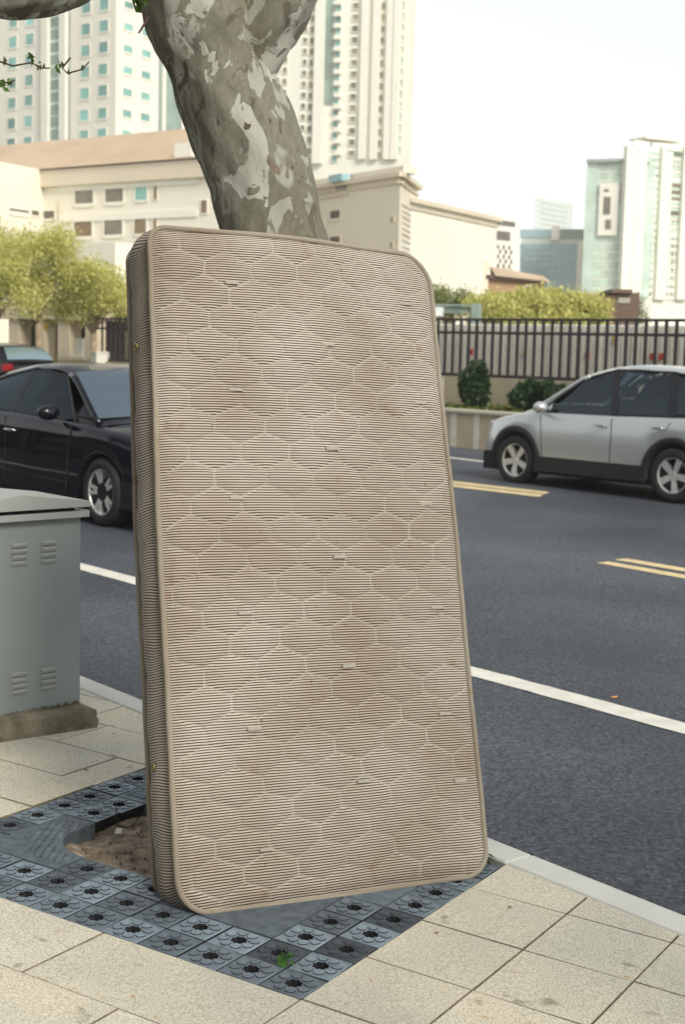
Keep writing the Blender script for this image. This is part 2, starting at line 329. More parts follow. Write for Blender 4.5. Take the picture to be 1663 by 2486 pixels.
for (i, j) in tiles:
    if j+1 > min(KJ(i), KJ(i+1)): continue
    sh_ = float(dark.get((i, j), 0.6+1.1*rng.random()))
    i = i+.4 if i >= 9 and not (i == 9 and j < 2) else i
    M_ = MS @ Matrix.Translation((-(i+.5)*TS, (j+.5)*TS, -0.002+rng.normal()*0.001)) @ Matrix.Rotation(rng.normal()*0.008, 4, 'X') @ Matrix.Rotation(rng.normal()*0.008, 4, 'Y') @ Matrix.Rotation(rng.normal()*0.012, 4, 'Z')
    o = pchild('flower_tile', FT, M_); o['shade'] = sh_
def corner_plate(i0, i1, j0, j1, cut, bumps, shade):     # cut: list of inner boundary points (i,j), polygon runs round them
    s = MB(); poly = [(-i*TS, j*TS) for i, j in cut]; n_ = len(poly); g_ = 0.0024
    cx = sum(p[0] for p in poly)/n_; cy = sum(p[1] for p in poly)/n_
    P = [(p[0]-cx, p[1]-cy) for p in poly]
    s.prism(P, -0.07, -0.002)
    for (bi, bj) in bumps:
        x, y = -bi*TS-cx, bj*TS-cy
        s.lathe([(0.0135, -0.002), (0.0115, 0.0025), (0.006, 0.0045), (0.0001, 0.005)], 10, lambda p: (p[0]+x, p[1]+y, p[2]))
    o = pchild('corner_plate', s.mesh('corner_plate', 'cast_tile'), MS @ Matrix.Translation((cx, cy, 0))); o['shade'] = shade
arc = lambda ci, cj, r, a0, a1, n_=9: [(ci+r*math.cos(math.radians(a0+(a1-a0)*k/(n_-1))), cj+r*math.sin(math.radians(a0+(a1-a0)*k/(n_-1)))) for k in range(n_)]
e_ = .02
# left front plate (i 8..10, j 2..5): hole corner rounded about (7.7, 4.3)
bl = [(8.25+.21*a+.10*(b_ % 2), 2.25+.2*b_) for a in range(10) for b_ in range(14)]
bl = [p for p in bl if 8.1 < p[0] < 10.2 and 2.15 < p[1] < 4.85 and 1.36 < math.hypot(p[0]-8.15, p[1]-4.3) < 2.05]
corner_plate(8, 10, 2, 5, [(8+e_, 2+e_), (10.4-e_, 2+e_), (10.4-e_, 5-e_), (9.4, 5-e_)]+arc(8.15, 4.25, 1.25, 0, -90)+[(8+e_, 3.0)], bl, .72)
bl2 = [(9.55+.21*a+.1*(b_ % 2), 7.3+.2*b_) for a in range(4) for b_ in range(10)]; bl2 = [p for p in bl2 if p[0] < 10.3]
corner_plate(8, 10, 7, 10, [(10.4-e_, 7+e_), (10.4-e_, 10-e_), (8, 10-e_), (8, 9.0)]+arc(8.15, 7.75, 1.25, 90, 0)+[(9.4, 7+e_)], bl2, 1.25)
corner_plate(2, 5, 2, 5, [(2+e_, 2+e_), (5-e_, 2+e_), (5-e_, 3.0)]+arc(4.25, 4.25, 1.25, -90, -180)+[(3.0, 5-e_), (2+e_, 5-e_)], [], .72)
corner_plate(1, 3, 5, 8, [(1+e_, 5+e_), (3.0, 5+e_), (3.0, 8-e_), (1+e_, 8-e_)], [], .95)
corner_plate(1, 4, 8, 10, [(1+e_, 8+e_), (3.0, 8+e_), (4.2, 9.0), (4.5, 10-e_), (1.6, 10-e_), (1+e_, 9.2)], [], .9)
s = MB(); N_ = 46
vs = [l2w((-(2.2+8.0*a/N_)*TS, (2.2+7.6*b_/N_)*TS, -0.045-0.012*math.sin(a*.5)*math.cos(b_*.4)+rng.normal()*0.0028)) for a in range(N_+1) for b_ in range(N_+1)]
s.add(vs, [(a*(N_+1)+b_, a*(N_+1)+b_+1, (a+1)*(N_+1)+b_+1, (a+1)*(N_+1)+b_) for a in range(N_) for b_ in range(N_)])
tag(s.build('soil', 'soil', smooth=True), 'bare brown soil in the tree pit', 'soil', kind='structure')
s = MB(); s.add([l2w((-PIT_I-.003, -.003, -.032)), l2w((.003, -.003, -.032)), l2w((.003, PIT_J, -.032)), l2w((-PIT_I-.003, PIT_J, -.032)),
                 l2w((-9.6*TS, 2.6*TS, -.032)), l2w((-2.6*TS, 2.6*TS, -.032)), l2w((-2.6*TS, 9.4*TS, -.032)), l2w((-9.6*TS, 9.4*TS, -.032))], [(0, 1, 5, 4), (1, 2, 6, 5), (2, 3, 7, 6), (3, 0, 4, 7)])
mat('bedding', (.015, .015, .02), .95, .3, 30); o = s.build('bedding', 'bedding', None); tag(o, 'dark bedding in the joints of the tree pit tiles', 'bedding', kind='structure')

# crumbs, twig, scrap and seedling
mat('crumb', (0.16, 0.11, 0.075), 0.9, 0.5, 30, rand=0.4); mat('scrap', (0.75, 0.73, 0.68), 0.6); mat('twig', (0.075, 0.05, 0.035), 0.8)
ico = MB(); bm = bmesh.new(); bmesh.ops.create_icosphere(bm, subdivisions=1, radius=1); IC = [tuple(v.co) for v in bm.verts]; IF = [tuple(v.index for v in f.verts) for f in bm.faces]; bm.free()
s = MB()
for _ in range(420):
    a = rng.random(2); r = .0022+.006*rng.random()**3; q = np.array(l2w((-(4.2+5.0*a[0])*TS, (3.1+4.6*a[1])*TS, -0.040))); sq = .5+rng.random(3)
    s.add([q+np.array(p)*r*sq for p in IC], IF)
tag(s.build('soil_crumbs', 'crumb'), 'loose crumbs and grit scattered over the soil', 'crumbs', kind='stuff')
def in_pit(i, j, z): return np.array(l2w((-i*TS, j*TS, z)))
def on_soil(u, v): d = ray(u, v); nrm = np.array([GX, GY, 1.0]); return CAMP+d*((nrm @ np.array([SX, SY, -.036])-nrm @ CAMP)/(nrm @ d))
P0 = pix(265, 2005, 4.55); zz = lambda p: (p[0], p[1], zs(p[0], p[1])-0.035+p[2])
s = MB(); q = on_soil(283, 2006); s.tube([q+np.array(d) for d in ((-.005, .02, .075), (-.003, .005, .03), (0, 0, .004), (.035, -.006, .0), (.07, 0, .006), (.095, .012, .014))], [.002, .0024, .0024, .0022, .0018, .0012], 6)
s.tube([q+np.array(d) for d in ((.05, -.004, .003), (.075, .02, .03), (.09, .03, .045))], [.0016, .0014, .001], 6)
tag(s.build('twig', 'twig', smooth=True), 'thin dark forked twig lying on the soil', 'twig')
s = MB(); q = on_soil(286, 2024); s.add([q+np.array(d) for d in ((-.012, 0, 0), (.010, -.004, .002), (.013, .010, .014), (-.008, .011, .017), (0, .004, .010))], [(0, 1, 4), (1, 2, 4), (2, 3, 4), (3, 0, 4)])
tag(s.build('paper_scrap', 'scrap'), 'small crumpled white paper scrap on the soil', 'scrap')
leafmat('sprout', (.05, .16, .03), (.12, .30, .05)); leafmat('dry_leaf', (.30, .14, .04), (.42, .22, .07)); leafmat('weed', (.03, .08, .025), (.07, .15, .04))
def little_leaf(name, c, size, n_, m, label, cat, spread=.01, up=.02):
    t = thing(name, label, cat, c); pts = np.array([(rng.normal()*spread, rng.normal()*spread, up*rng.random()+.004) for _ in range(n_)])
    obj('leaf', leaf_mesh('leaf', pts, size, m), t); s = MB(); s.tube([(0, 0, -.003), (.001, 0, up*.5), (.002, .001, up)], [.0012, .001, .0007], 5); s.build('stem', 'twig', t); return t
little_leaf('seedling', l2w((-1.0*TS-.004, 1.06*TS, 0)), .028, 6, 'sprout', 'tiny bright green seedling sprouting between two flower tiles', 'seedling', .007, .028)
little_leaf('weed', l2w((-.75*TS, 9.0*TS, -.01)), .035, 26, 'weed', 'small dark green weed between kerb and mattress corner', 'weed', .028, .02)
s = MB(); p = pix(1492, 1692, 7.25); q = np.array((p[0], p[1], zr(p[0], p[1])+.006)); d = np.array((.6, .35, 0)); s.tube([q-d*.03, q+d*.03], .006, 8)
mat('butt', (.55, .26, .12), .7, .2, 40); tag(s.build('cigarette_butt', 'butt', smooth=True), 'orange cigarette butt on the asphalt past the white line', 'cigarette butt')
for u, v, Y, lab in ((892, 2312, 3.57, 'dry brown leaf bit on the slab joint by the grate corner'), (1062, 2266, 3.65, 'dark speck of leaf on the big slab'), (1150, 2140, 4.2, 'dry ochre leaf bit on the slab by the mattress corner'), (1010, 2190, 4.0, 'tan crumb of leaf by the dark flower tile'), (208, 1871, 5.3, 'dark crumpled leaf speck on the slabs behind the grate'), (275, 1782, 5.7, 'grey leaf bit on the slabs beside the cabinet plinth'), (1240, 2204, 3.9, 'curled ochre leaf on the slab near the mattress')):
    q = pix(u, v, Y); d = ray(u, v); 
    tpar = (zs(0, 0)-GX*0-CAM_H)/1.0
    # meet the pavement plane
    nrm = np.array([GX, GY, 1.0]); dd = nrm @ np.array([SX, SY, 0]); t_ = (dd-nrm @ CAMP)/(nrm @ d); q = CAMP+d*t_
    o = obj('dry_leaf', leaf_mesh('dry_leaf', np.array([(0, 0, .002)]), .022, 'dry_leaf', flat=1.0), None, Matrix.Translation(q+np.array([0, 0, .003])) @ Matrix.Diagonal((1, 1, .25, 1))); tag(o, lab, 'leaf')

# ------------------------------------------------------------------ mattress
MB0 = np.array([-0.41184, 3.81329, 0.0125]); MWv = np.array([0.880713, 0.472473, -0.033372]); MU = np.array([-0.097796, 0.250331, 0.963208]); MK = np.array([-0.463444, 0.845046, -0.266676])
MW, ML, MT = 0.9967, 2.0019, 0.185
matt = thing('mattress', 'old striped quilted single mattress leaning against the tree trunk', 'mattress', MB0+MWv*MW/2)
def fabric(name, light, dark_, per, stitch=False):
    m = bpy.data.materials.new(name); m.use_nodes = True; n, l, b = nodes_of(m); MAT[name] = m
    at = n.new('ShaderNodeAttribute'); at.attribute_name = 'stripe'; tc = n.new('ShaderNodeTexCoord')
    ns = n.new('ShaderNodeTexNoise'); ns.inputs['Scale'].default_value = 60; ns.inputs['Detail'].default_value = 2; l.new(tc.outputs['Object'], ns.inputs['Vector'])
    md = n.new('ShaderNodeMath'); md.operation = 'MULTIPLY_ADD'; md.inputs[1].default_value = per*.10; l.new(ns.outputs[0], md.inputs[0]); l.new(at.outputs['Fac'], md.inputs[2])
    ml = n.new('ShaderNodeMath'); ml.operation = 'MULTIPLY'; ml.inputs[1].default_value = 2*math.pi/per; l.new(md.outputs[0], ml.inputs[0])
    sn = n.new('ShaderNodeMath'); sn.operation = 'SINE'; l.new(ml.outputs[0], sn.inputs[0])
    mr = n.new('ShaderNodeMapRange'); mr.interpolation_type = 'SMOOTHSTEP'; mr.inputs[1].default_value = -.55; mr.inputs[2].default_value = .45; l.new(sn.outputs[0], mr.inputs[0])
    mx = n.new('ShaderNodeMix'); mx.data_type = 'RGBA'; mx.inputs[6].default_value = (*dark_, 1); mx.inputs[7].default_value = (*light, 1); l.new(mr.outputs[0], mx.inputs[0]); out = mx.outputs[2]
    def stain(sc, p0, p1, c0, c1, det=4):
        q = n.new('ShaderNodeTexNoise'); q.inputs['Scale'].default_value = sc; q.inputs['Detail'].default_value = det; l.new(tc.outputs['Object'], q.inputs['Vector'])
        r = n.new('ShaderNodeValToRGB'); r.color_ramp.elements[0].position = p0; r.color_ramp.elements[1].position = p1; r.color_ramp.elements[0].color = (*c0, 1); r.color_ramp.elements[1].color = (*c1, 1); l.new(q.outputs[0], r.inputs[0]); return r.outputs[0]
    out = mul(n, l, out, stain(2.6, .30, .66, (.80, .74, .67), (1.06, 1.06, 1.06))); out = mul(n, l, out, stain(13, .22, .36, (.80, .66, .54), (1, 1, 1), 6)); out = mul(n, l, out, stain(42, .2, .29, (.66, .48, .34), (1, 1, 1), 2))
    if stitch:
        a2 = n.new('ShaderNodeAttribute'); a2.attribute_name = 'stitch'; m2 = n.new('ShaderNodeMix'); m2.data_type = 'RGBA'; m2.inputs[7].default_value = (.47, .435, .375, 1); l.new(a2.outputs['Fac'], m2.inputs[0]); l.new(out, m2.inputs[6]); out = m2.outputs[2]
    l.new(out, b.inputs['Base Color']); b.inputs['Roughness'].default_value = .9; b.inputs['Specular IOR Level'].default_value = .15; b.inputs['Sheen Weight'].default_value = .15
    bp = n.new('ShaderNodeBump'); bp.inputs['Strength'].default_value = .35; bp.inputs['Distance'].default_value = .0015; l.new(mr.outputs[0], bp.inputs['Height']); l.new(bp.outputs[0], b.inputs['Normal'])
fabric('ticking', (.565, .51, .44), (.07, .054, .042), .0076, True)
fabric('ticking_border', (.50, .455, .385), (.075, .058, .048), .0078)
fabric('piping_tape', (.43, .395, .32), (.19, .165, .125), .0056)
RBL, RTL, RTR, RBR = .095, .05, .115, .08     # corner radii
def rr_point(sv):                            # perimeter point of the rounded rectangle, from the bottom centre over the left side
    W, L = MW/2, ML/2
    segs = [('l', (0, -L), (-W+RBL, -L)), ('a', (-W+RBL, -L+RBL), -90, -180, RBL), ('l', (-W, -L+RBL), (-W, L-RTL)), ('a', (-W+RTL, L-RTL), 180, 90, RTL), ('l', (-W+RTL, L), (W-RTR, L)), ('a', (W-RTR, L-RTR), 90, 0, RTR), ('l', (W, L-RTR), (W, -L+RBR)), ('a', (W-RBR, -L+RBR), 0, -90, RBR), ('l', (W-RBR, -L), (0, -L))]
    lens = [math.dist(q[1], q[2]) if q[0] == 'l' else math.pi/2*q[4] for q in segs]; tot = sum(lens); d = (sv % 1.0)*tot
    for q, ln in zip(segs, lens):
        if d <= ln+1e-9:
            if q[0] == 'l': k = d/ln; return (q[1][0]+(q[2][0]-q[1][0])*k, q[1][1]+(q[2][1]-q[1][1])*k), tot
            a = math.radians(q[2]+(q[3]-q[2])*d/ln); return (q[1][0]+q[4]*math.cos(a), q[1][1]+q[4]*math.sin(a)), tot
        d -= ln
    return (0, -L), tot
def hwid(z, left):                           # half width at height z on one side
    R_ = (RTL if z > 0 else RBL) if left else (RTR if z > 0 else RBR); zi = ML/2-abs(z)
    return MW/2 if zi > R_ else MW/2-R_+math.sqrt(max(0, R_**2-(R_-zi)**2))
def warp(x, z, d):                          # mattress local (x across, z up from its centre, d depth back) -> world, with a soft sag
    k = z/(ML/2); xs_ = x*(1-.016*k)
    if x < 0: xs_ -= .014*(1-k*k)*(-x/(MW/2))
    xs_ += .0018*math.sin(z*7+1)*x/(MW/2)+.0006*math.sin(z*31)*abs(x)/(MW/2); z = z+.0022*math.sin(x*9+2)*k
    dd = d+.022*(1-k*k)*math.cos(x*2.2)*-.6+.012*k*x*2
    zz_ = z+ML/2 + .010*math.cos(x*3.0)*(1 if k > 0 else 0)*k - .012*(x/(MW/2))*0
    return MB0+MWv*(xs_+MW/2)+MU*zz_+MK*dd
wloc = matt.matrix_basis.inverted()
def attr(me, name, vals): a = me.attributes.new(name, 'FLOAT', 'POINT'); a.data.foreach_set('value', np.asarray(vals, np.float32))
# front panel
nx, nz = 240, 470; verts = []; stripe = []; stitch = []
hexw, hexp = 0.160, 0.081; zsx = hexw*math.sqrt(3)/2/hexp
lump = [(rng.uniform(-.5, .5), rng.uniform(-1, 1), rng.uniform(.08, .25), rng.normal()*.0045) for _ in range(46)]
HV, HD = .0455, .0355
def hexd(x, z):                              # distance to the nearest seam of the pointed honeycomb
    p = HV+HD; r0 = round(z/p); best = 1.0
    for r in (r0-1, r0, r0+1):
        off = (r % 2)*hexw/2; lx = abs(((x-off+hexw/2) % hexw)-hexw/2); lz = abs(z-r*p); lim = HV/2+HD*(1-lx/(hexw/2))
        if lz <= lim+1e-9: return min(hexw/2-lx, (lim-lz)*.894)
    return 0.0
for b_ in range(nz+1):
    z = -ML/2+ML*b_/nz; zi = ML/2-abs(z)
    hl, hr = hwid(z, True), hwid(z, False)
    for a in range(nx+1):
        x = -hl+(hl+hr)*a/nx; sx = x/(MW/2); e = min(x+hl, hr-x, zi); ed = min(1, max(0, e/.06)); pil = math.sin(ed*math.pi/2)
        hx, hz = x+.006*math.sin(z*9)+.012*z+.003*math.sin(z*33+x*20), z+.02*x*x+.008*math.sin(x*7+z*3)+.003*math.sin(x*29-z*13)-.03*x; h = hexd(hx, hz); puff = 1-math.exp(-h/.009)
        lu = sum(A*math.exp(-((x-lx)**2+(z-lz)**2)/(2*sg*sg)) for lx, lz, sg, A in lump)
        out = .014*pil+.0058*puff*min(1, e/.03)+lu*ed+.0012*math.sin(x*41+z*17)*math.sin(z*37-x*9)*ed
        verts.append(warp(x, z, -out)); stripe.append(z+.0020*(puff-.7)*math.sin(hz*40)+.0016*math.sin(x*4+z*2)+lu*.18+.006*x*x+.010*max(0, 1-zi/.12)*(sx*sx))
        stitch.append(max(0, 1-h/.0036)*.62*(.15+.85*max(0, .5+.5*math.sin(hx*17+hz*29)+.4*math.sin(hx*7-hz*11)))*(1 if e > .02 else 0))
me = bpy.data.meshes.new('front_panel'); wl = np.array(wloc.to_3x3()); verts = np.array(verts)-np.array(matt.location)
q = [(b_*(nx+1)+a, b_*(nx+1)+a+1, (b_+1)*(nx+1)+a+1, (b_+1)*(nx+1)+a) for b_ in range(nz) for a in range(nx)]
me.from_pydata(verts.tolist(), [], q); me.polygons.foreach_set('use_smooth', [True]*len(q)); attr(me, 'stripe', stripe); attr(me, 'stitch', stitch); me.materials.append(MAT['ticking']); me.update()
panel = obj('front_panel', me, matt)
def band(name, m, prof, nseg, wob=0.0, twist=0.0, shift=0.0):    # sweep of (outward, depth) profile round the perimeter
    vs, st = [], []; tot = 1
    for k in range(nseg):
        (x, z), tot = rr_point(k/nseg); (x2, z2), _ = rr_point((k+.3)/nseg); tx, tz = x2-x, z2-z; ln = math.hypot(tx, tz) or 1; ox, oz = tz/ln, -tx/ln
        if ox*x+oz*z < 0: ox, oz = -ox, -oz
        for pi, (o_, d) in enumerate(prof):
            wv = wob*(math.sin(k*.11+pi*.9)+.6*math.sin(k*.31+pi*1.7)) if 0 < pi < len(prof)-1 else 0
            low = 0
            vs.append(np.array(warp(x+ox*(o_+wv), z+oz*(o_+wv), d))-np.array(matt.location)); st.append(k/nseg*tot+twist*pi+(.0035*math.sin(pi*1.1+k*.05)+.002*math.sin(k*.23+pi) if wob else 0))
    return vs, st, tot
def sweep(name, m, prof, nseg, closed, wob=0, twist=0):
    vs, st, tot = band(name, m, prof, nseg, wob, twist); n_ = len(prof)
    # seam ring duplicated so the stripe coordinate runs on
    vs += vs[:n_]; st += [tot+twist*pi for pi in range(n_)]
    fs = [(k*n_+i, k*n_+(i+1) % n_, (k+1)*n_+(i+1) % n_, (k+1)*n_+i) for k in range(nseg) for i in range(n_ if closed else n_-1)]
    me = bpy.data.meshes.new(name); me.from_pydata([tuple(map(float, v)) for v in vs], [], fs); me.polygons.foreach_set('use_smooth', [True]*len(fs)); attr(me, 'stripe', st); me.materials.append(MAT[m]); me.update()
    bm = bmesh.new(); bm.from_mesh(me); bmesh.ops.recalc_face_normals(bm, faces=bm.faces); bm.to_mesh(me); bm.free()
    return obj(name, me, matt)
sweep('side_border', 'ticking_border', [(-.004, .006), (.006, .03), (.017, .06), (.020, .095), (.016, .13), (.006, .16), (-.004, MT-.006)], 1200, False, wob=.0022)
for nm, dpt in (('front_piping', -.002), ('back_piping', MT+.002)):
    prof = [(.002+.0085*math.cos(2*math.pi*k/10), dpt+.0085*math.sin(2*math.pi*k/10)) for k in range(10)]
    sweep(nm, 'piping_tape', prof, 1000, True, twist=.0022)
s = MB(); n_ = 120; ring = [np.array(warp(*rr_point(k/n_)[0], MT))-np.array(matt.location) for k in range(n_)]; s.add(ring, [tuple(range(n_))]); s.build('back_panel', 'ticking_border', matt)
mat('brass', (.32, .25, .10), .4, .2, 40, metal=.7)
for z in (.655, -.585):
    s = MB(); c = np.array(warp(-MW/2-.0205, z, .088)); ax = -MWv
    e1, e2 = MU, MK
    s.lathe([(.0125, 0), (.0135, .003), (.009, .005), (.0065, .003), (.0055, -.004)], 20, lambda p: c+e1*p[0]+e2*p[1]+ax*(p[2]+.001)-np.array(matt.location)); s.build('vent_eyelet', 'brass', matt, smooth=True)
# woven name patches on the quilting
mat('woven_patch', (.36, .335, .285), .9, .06, 300); mat('woven_letters', (.48, .45, .39), .9)
fc = bpy.data.curves.new('patch_text', 'FONT'); fc.body = 'IOJSYJES'; fc.size = .0105; fc.align_x = 'CENTER'; fc.align_y = 'CENTER'; fc.resolution_u = 1; fc.extrude = 0.0001
fo = bpy.data.objects.new('patch_text', fc); COL.objects.link(fo); dg = bpy.context.evaluated_depsgraph_get(); TXT = bpy.data.meshes.new_from_object(fo.evaluated_get(dg)); TXT.name = 'lettering'; TXT.materials.clear(); TXT.materials.append(MAT['woven_letters']); bpy.data.objects.remove(fo)
patch_uv = [(557, 692), (990, 740), (793, 842), (571, 948), (1022, 978), (805, 1092), (579, 1212), (1033, 1222), (822, 1353), (599, 1488), (1057, 1474), (844, 1617), (624, 1770), (1078, 1732), (879, 1894), (1112, 1990 - 95), (656, 2063)]
MF = MB0+MWv*MW/2+MU*ML/2
for u, v in patch_uv:
    d = ray(u, v); t_ = ((MF-MK*.026)-CAMP) @ MK/(d @ MK); p = CAMP+d*t_; lx, lz = (p-MF) @ MWv, (p-MF) @ MU
    k_ = round((lz/.0076)-.0)*.0076
    vi = int(round((lz+ML/2)/ML*nz))*(nx+1)+int(round((lx+MW/2)/MW*nx)); base = Vector(verts[vi])+Vector(matt.location)
    Mp = frameM(MWv, MU, -MK, np.array(base)-MK*.0055)
    s = MB(); s.box((-.022, -.0050, -.004), (.022, .0050, 0)); o = s.build('name_patch', 'woven_patch'); o.matrix_basis = wloc @ Mp; o.parent = matt
    tx = obj('lettering', TXT, o, Matrix.Translation((0, 0, .0004)))

# ------------------------------------------------------------------ plane tree
def barkmat():
    m = bpy.data.materials.new('bark'); m.use_nodes = True; n, l, b = nodes_of(m); MAT['bark'] = m
    tc = n.new('ShaderNodeTexCoord'); mp = n.new('ShaderNodeMapping'); mp.inputs['Scale'].default_value = (1, 1, .55); l.new(tc.outputs['Object'], mp.inputs[0])
    def N(s_, d, dist=0.0, off=0):
        q = n.new('ShaderNodeTexNoise'); q.inputs['Scale'].default_value = s_; q.inputs['Detail'].default_value = d; q.inputs['Distortion'].default_value = dist
        if off:
            mm = n.new('ShaderNodeMapping'); mm.inputs['Location'].default_value = (off, off*.7, off*.3); l.new(mp.outputs[0], mm.inputs[0]); l.new(mm.outputs[0], q.inputs['Vector'])
        else: l.new(mp.outputs[0], q.inputs['Vector'])
        return q.outputs[0]
    def R(i, st, mode='LINEAR'):
        r = n.new('ShaderNodeValToRGB'); r.color_ramp.interpolation = mode; e = r.color_ramp.elements
        while len(e) < len(st): e.new(.5)
        for k, (p, c) in enumerate(st): e[k].position = p; e[k].color = (*c, 1)
        l.new(i, r.inputs[0]); return r.outputs[0]
    def mixc(f, a, b_):
        x = n.new('ShaderNodeMix'); x.data_type = 'RGBA'; l.new(f, x.inputs[0])
        for s_, v in ((6, a), (7, b_)):
            if isinstance(v, tuple): x.inputs[s_].default_value = (*v, 1)
            else: l.new(v, x.inputs[s_])
        return x.outputs[2]
    W = ((0, 0, 0), (1, 1, 1))
    base = R(N(2.4, 4, .6), [(.35, (.15, .14, .105)), (.5, (.185, .178, .138)), (.65, (.225, .22, .175))])
    fine = R(N(70, 5), [(.3, (.84, .84, .83)), (.7, (1.14, 1.14, 1.13))]); base = mul(n, l, base, fine)
    grn = R(N(4.6, 3, 1.2, 3.1), [(.555, W[0]), (.575, W[1])]); c = mixc(grn, base, (.33, .335, .285))
    dk = R(N(6.0, 3, 1.5, 7.7), [(.60, W[0]), (.615, W[1])]); c = mixc(dk, c, (.125, .112, .088))
    pale = R(N(5.2, 5, 1.6, 11.3), [(.59, W[0]), (.602, W[1])]); c = mixc(pale, c, (.43, .43, .37))
    p2 = R(N(13, 4, 1.2, 17.3), [(.625, W[0]), (.637, W[1])]); c = mixc(p2, c, (.33, .33, .275)); g2 = R(N(10, 4, 1.5, 23.1), [(.61, W[0]), (.622, W[1])]); c = mixc(g2, c, (.17, .165, .12)); o2 = R(N(7.5, 5, 1.0, 29.9), [(.63, W[0]), (.66, W[1])]); c = mixc(o2, c, (.19, .16, .12))
    spk = R(N(26, 3, .5, 5.5), [(.68, W[0]), (.70, W[1])]); c = mixc(spk, c, (.11, .085, .065))
    l.new(c, b.inputs['Base Color']); b.inputs['Roughness'].default_value = .85; b.inputs['Specular IOR Level'].default_value = .2
    bp = n.new('ShaderNodeBump'); bp.inputs['Strength'].default_value = .5; bp.inputs['Distance'].default_value = .006
    hgt = n.new('ShaderNodeMath'); hgt.operation = 'SUBTRACT'; l.new(fine, hgt.inputs[0]); l.new(pale, hgt.inputs[1]); l.new(hgt.outputs[0], bp.inputs['Height']); l.new(bp.outputs[0], b.inputs['Normal'])
barkmat()
TY = 4.78
def trunk_path(pts, n_=60):       # pts: (u, v, half width px, depth)
    P = np.array(pts, float); t = np.linspace(0, 1, len(P)); tt_ = np.linspace(0, 1, n_); out = []
    Q = np.stack([np.interp(tt_, t, P[:, k]) for k in range(4)], 1)
    for _ in range(4): Q[1:-1] = (Q[:-2]+2*Q[1:-1]+Q[2:])/4
    C = [pix(q[0], q[1], q[3]) for q in Q]; R_ = [q[2]*q[3]/F_PX for q in Q]; return C, R_
def bark_tube(s, C, R_, seg=56, amp=.007, seed=1.0):
    k0 = len(s.v); s.tube(C, R_, seg)
    for i in range(len(C)):
        for k in range(seg):
            v = np.array(s.v[k0+i*seg+k]); d = v-C[i]; a = 2*math.pi*k/seg; zt = i*.16+seed
            w_ = amp*(math.sin(3*a+zt*1.3)*.7+math.sin(5*a-zt*2.1+1)*.5+math.sin(2*a+zt*.6)*.8+.35*math.sin(11*a+zt*3)+.25*math.sin(17*a-zt*4)); s.v[k0+i*seg+k] = tuple(C[i]+d*(1+w_/max(R_[i], .03)))
base_p = np.array([-.02, TY+.02, -.10])
tree = thing('plane_tree', 'plane tree with mottled peeling grey bark behind the mattress', 'tree', base_p)
ofs = lambda P: [p-base_p for p in P]
s = MB()
C, R_ = trunk_path([(792, 2000, 150, TY), (790, 1600, 136, TY), (772, 1200, 128, TY), (745, 900, 124, TY), (700, 700, 126, TY), (662, 560, 119, TY), (640, 440, 119, TY), (598, 330, 124, TY), (555, 240, 119, TY), (525, 150, 117, TY), (503, 85, 132, TY), (474, 10, 126, TY), (430, -110, 110, TY+.05), (380, -300, 100, TY+.1), (340, -600, 90, TY+.2)], 90)
bark_tube(s, ofs(C), R_); s.build('trunk', 'bark', tree, smooth=True)
s = MB(); C, R_ = trunk_path([(560, 240, 70, TY), (590, 150, 82, TY), (630, 70, 84, TY-.02), (676, 0, 78, TY-.04), (745, -120, 66, TY-.05), (830, -300, 60, TY)], 40); bark_tube(s, ofs(C), R_, 40, .008, 5); s.build('limb', 'bark', tree, smooth=True)
s = MB(); C, R_ = trunk_path([(380, -330, 90, TY+.1), (280, -160, 76, TY-.2), (160, -40, 64, TY-.45), (60, -12, 56, TY-.6), (-60, -6, 52, TY-.7), (-300, -60, 48, TY-.9)], 40); bark_tube(s, ofs(C), R_, 40, .006, 9); s.build('limb', 'bark', tree, smooth=True)
s = MB(); C, R_ = trunk_path([(360, 40, 3.5, TY-.1), (348, 62, 3, TY-.14), (336, 80, 2.2, TY-.16)], 8); s.tube(ofs(C), R_, 8); s.build('twig', 'twig', tree, smooth=True)
# twigs with young leaves
leafmat('young_leaf', (.06, .13, .02), (.16, .26, .05))
def sprig(pts, Y, leaves, size):
    s = MB(); C = [pix(u, v, Y)-base_p for u, v in pts]; s.tube(C, [.0028-.0012*i/len(C) for i in range(len(C))], 6); s.build('twig', 'twig', tree, smooth=True)
    for (u, v, n_, sp) in leaves:
        for _ in range(n_): q = pix(u+rng.normal()*sp, v+rng.normal()*sp, Y+rng.normal()*.02)-base_p; obj('leaf', leaf_mesh('leaf', [(0, 0, 0)], size, 'young_leaf'), tree, Matrix.Translation(q))
sprig([(-60, 130), (30, 160), (75, 152), (100, 165), (120, 165)], 3.9, [(78, 143, 4, 5), (97, 163, 5, 6), (10, 150, 2, 3)], .018)
sprig([(170, 140), (150, 165), (163, 178), (200, 168), (215, 150)], 3.9, [(148, 152, 4, 6), (143, 165, 3, 4), (163, 174, 3, 3), (196, 166, 2, 2)], .016)
sprig([(-50, 195), (0, 202), (20, 200), (35, 195)], 3.9, [(20, 202, 6, 6), (12, 212, 3, 4)], .018)
sprig([(380, -40), (350, -10), (335, 8)], TY-.12, [(330, 6, 8, 7), (345, 2, 5, 6)], .032)
sprig([(175, -30), (172, 0)], 3.9, [(172, 2, 2, 2)], .014)

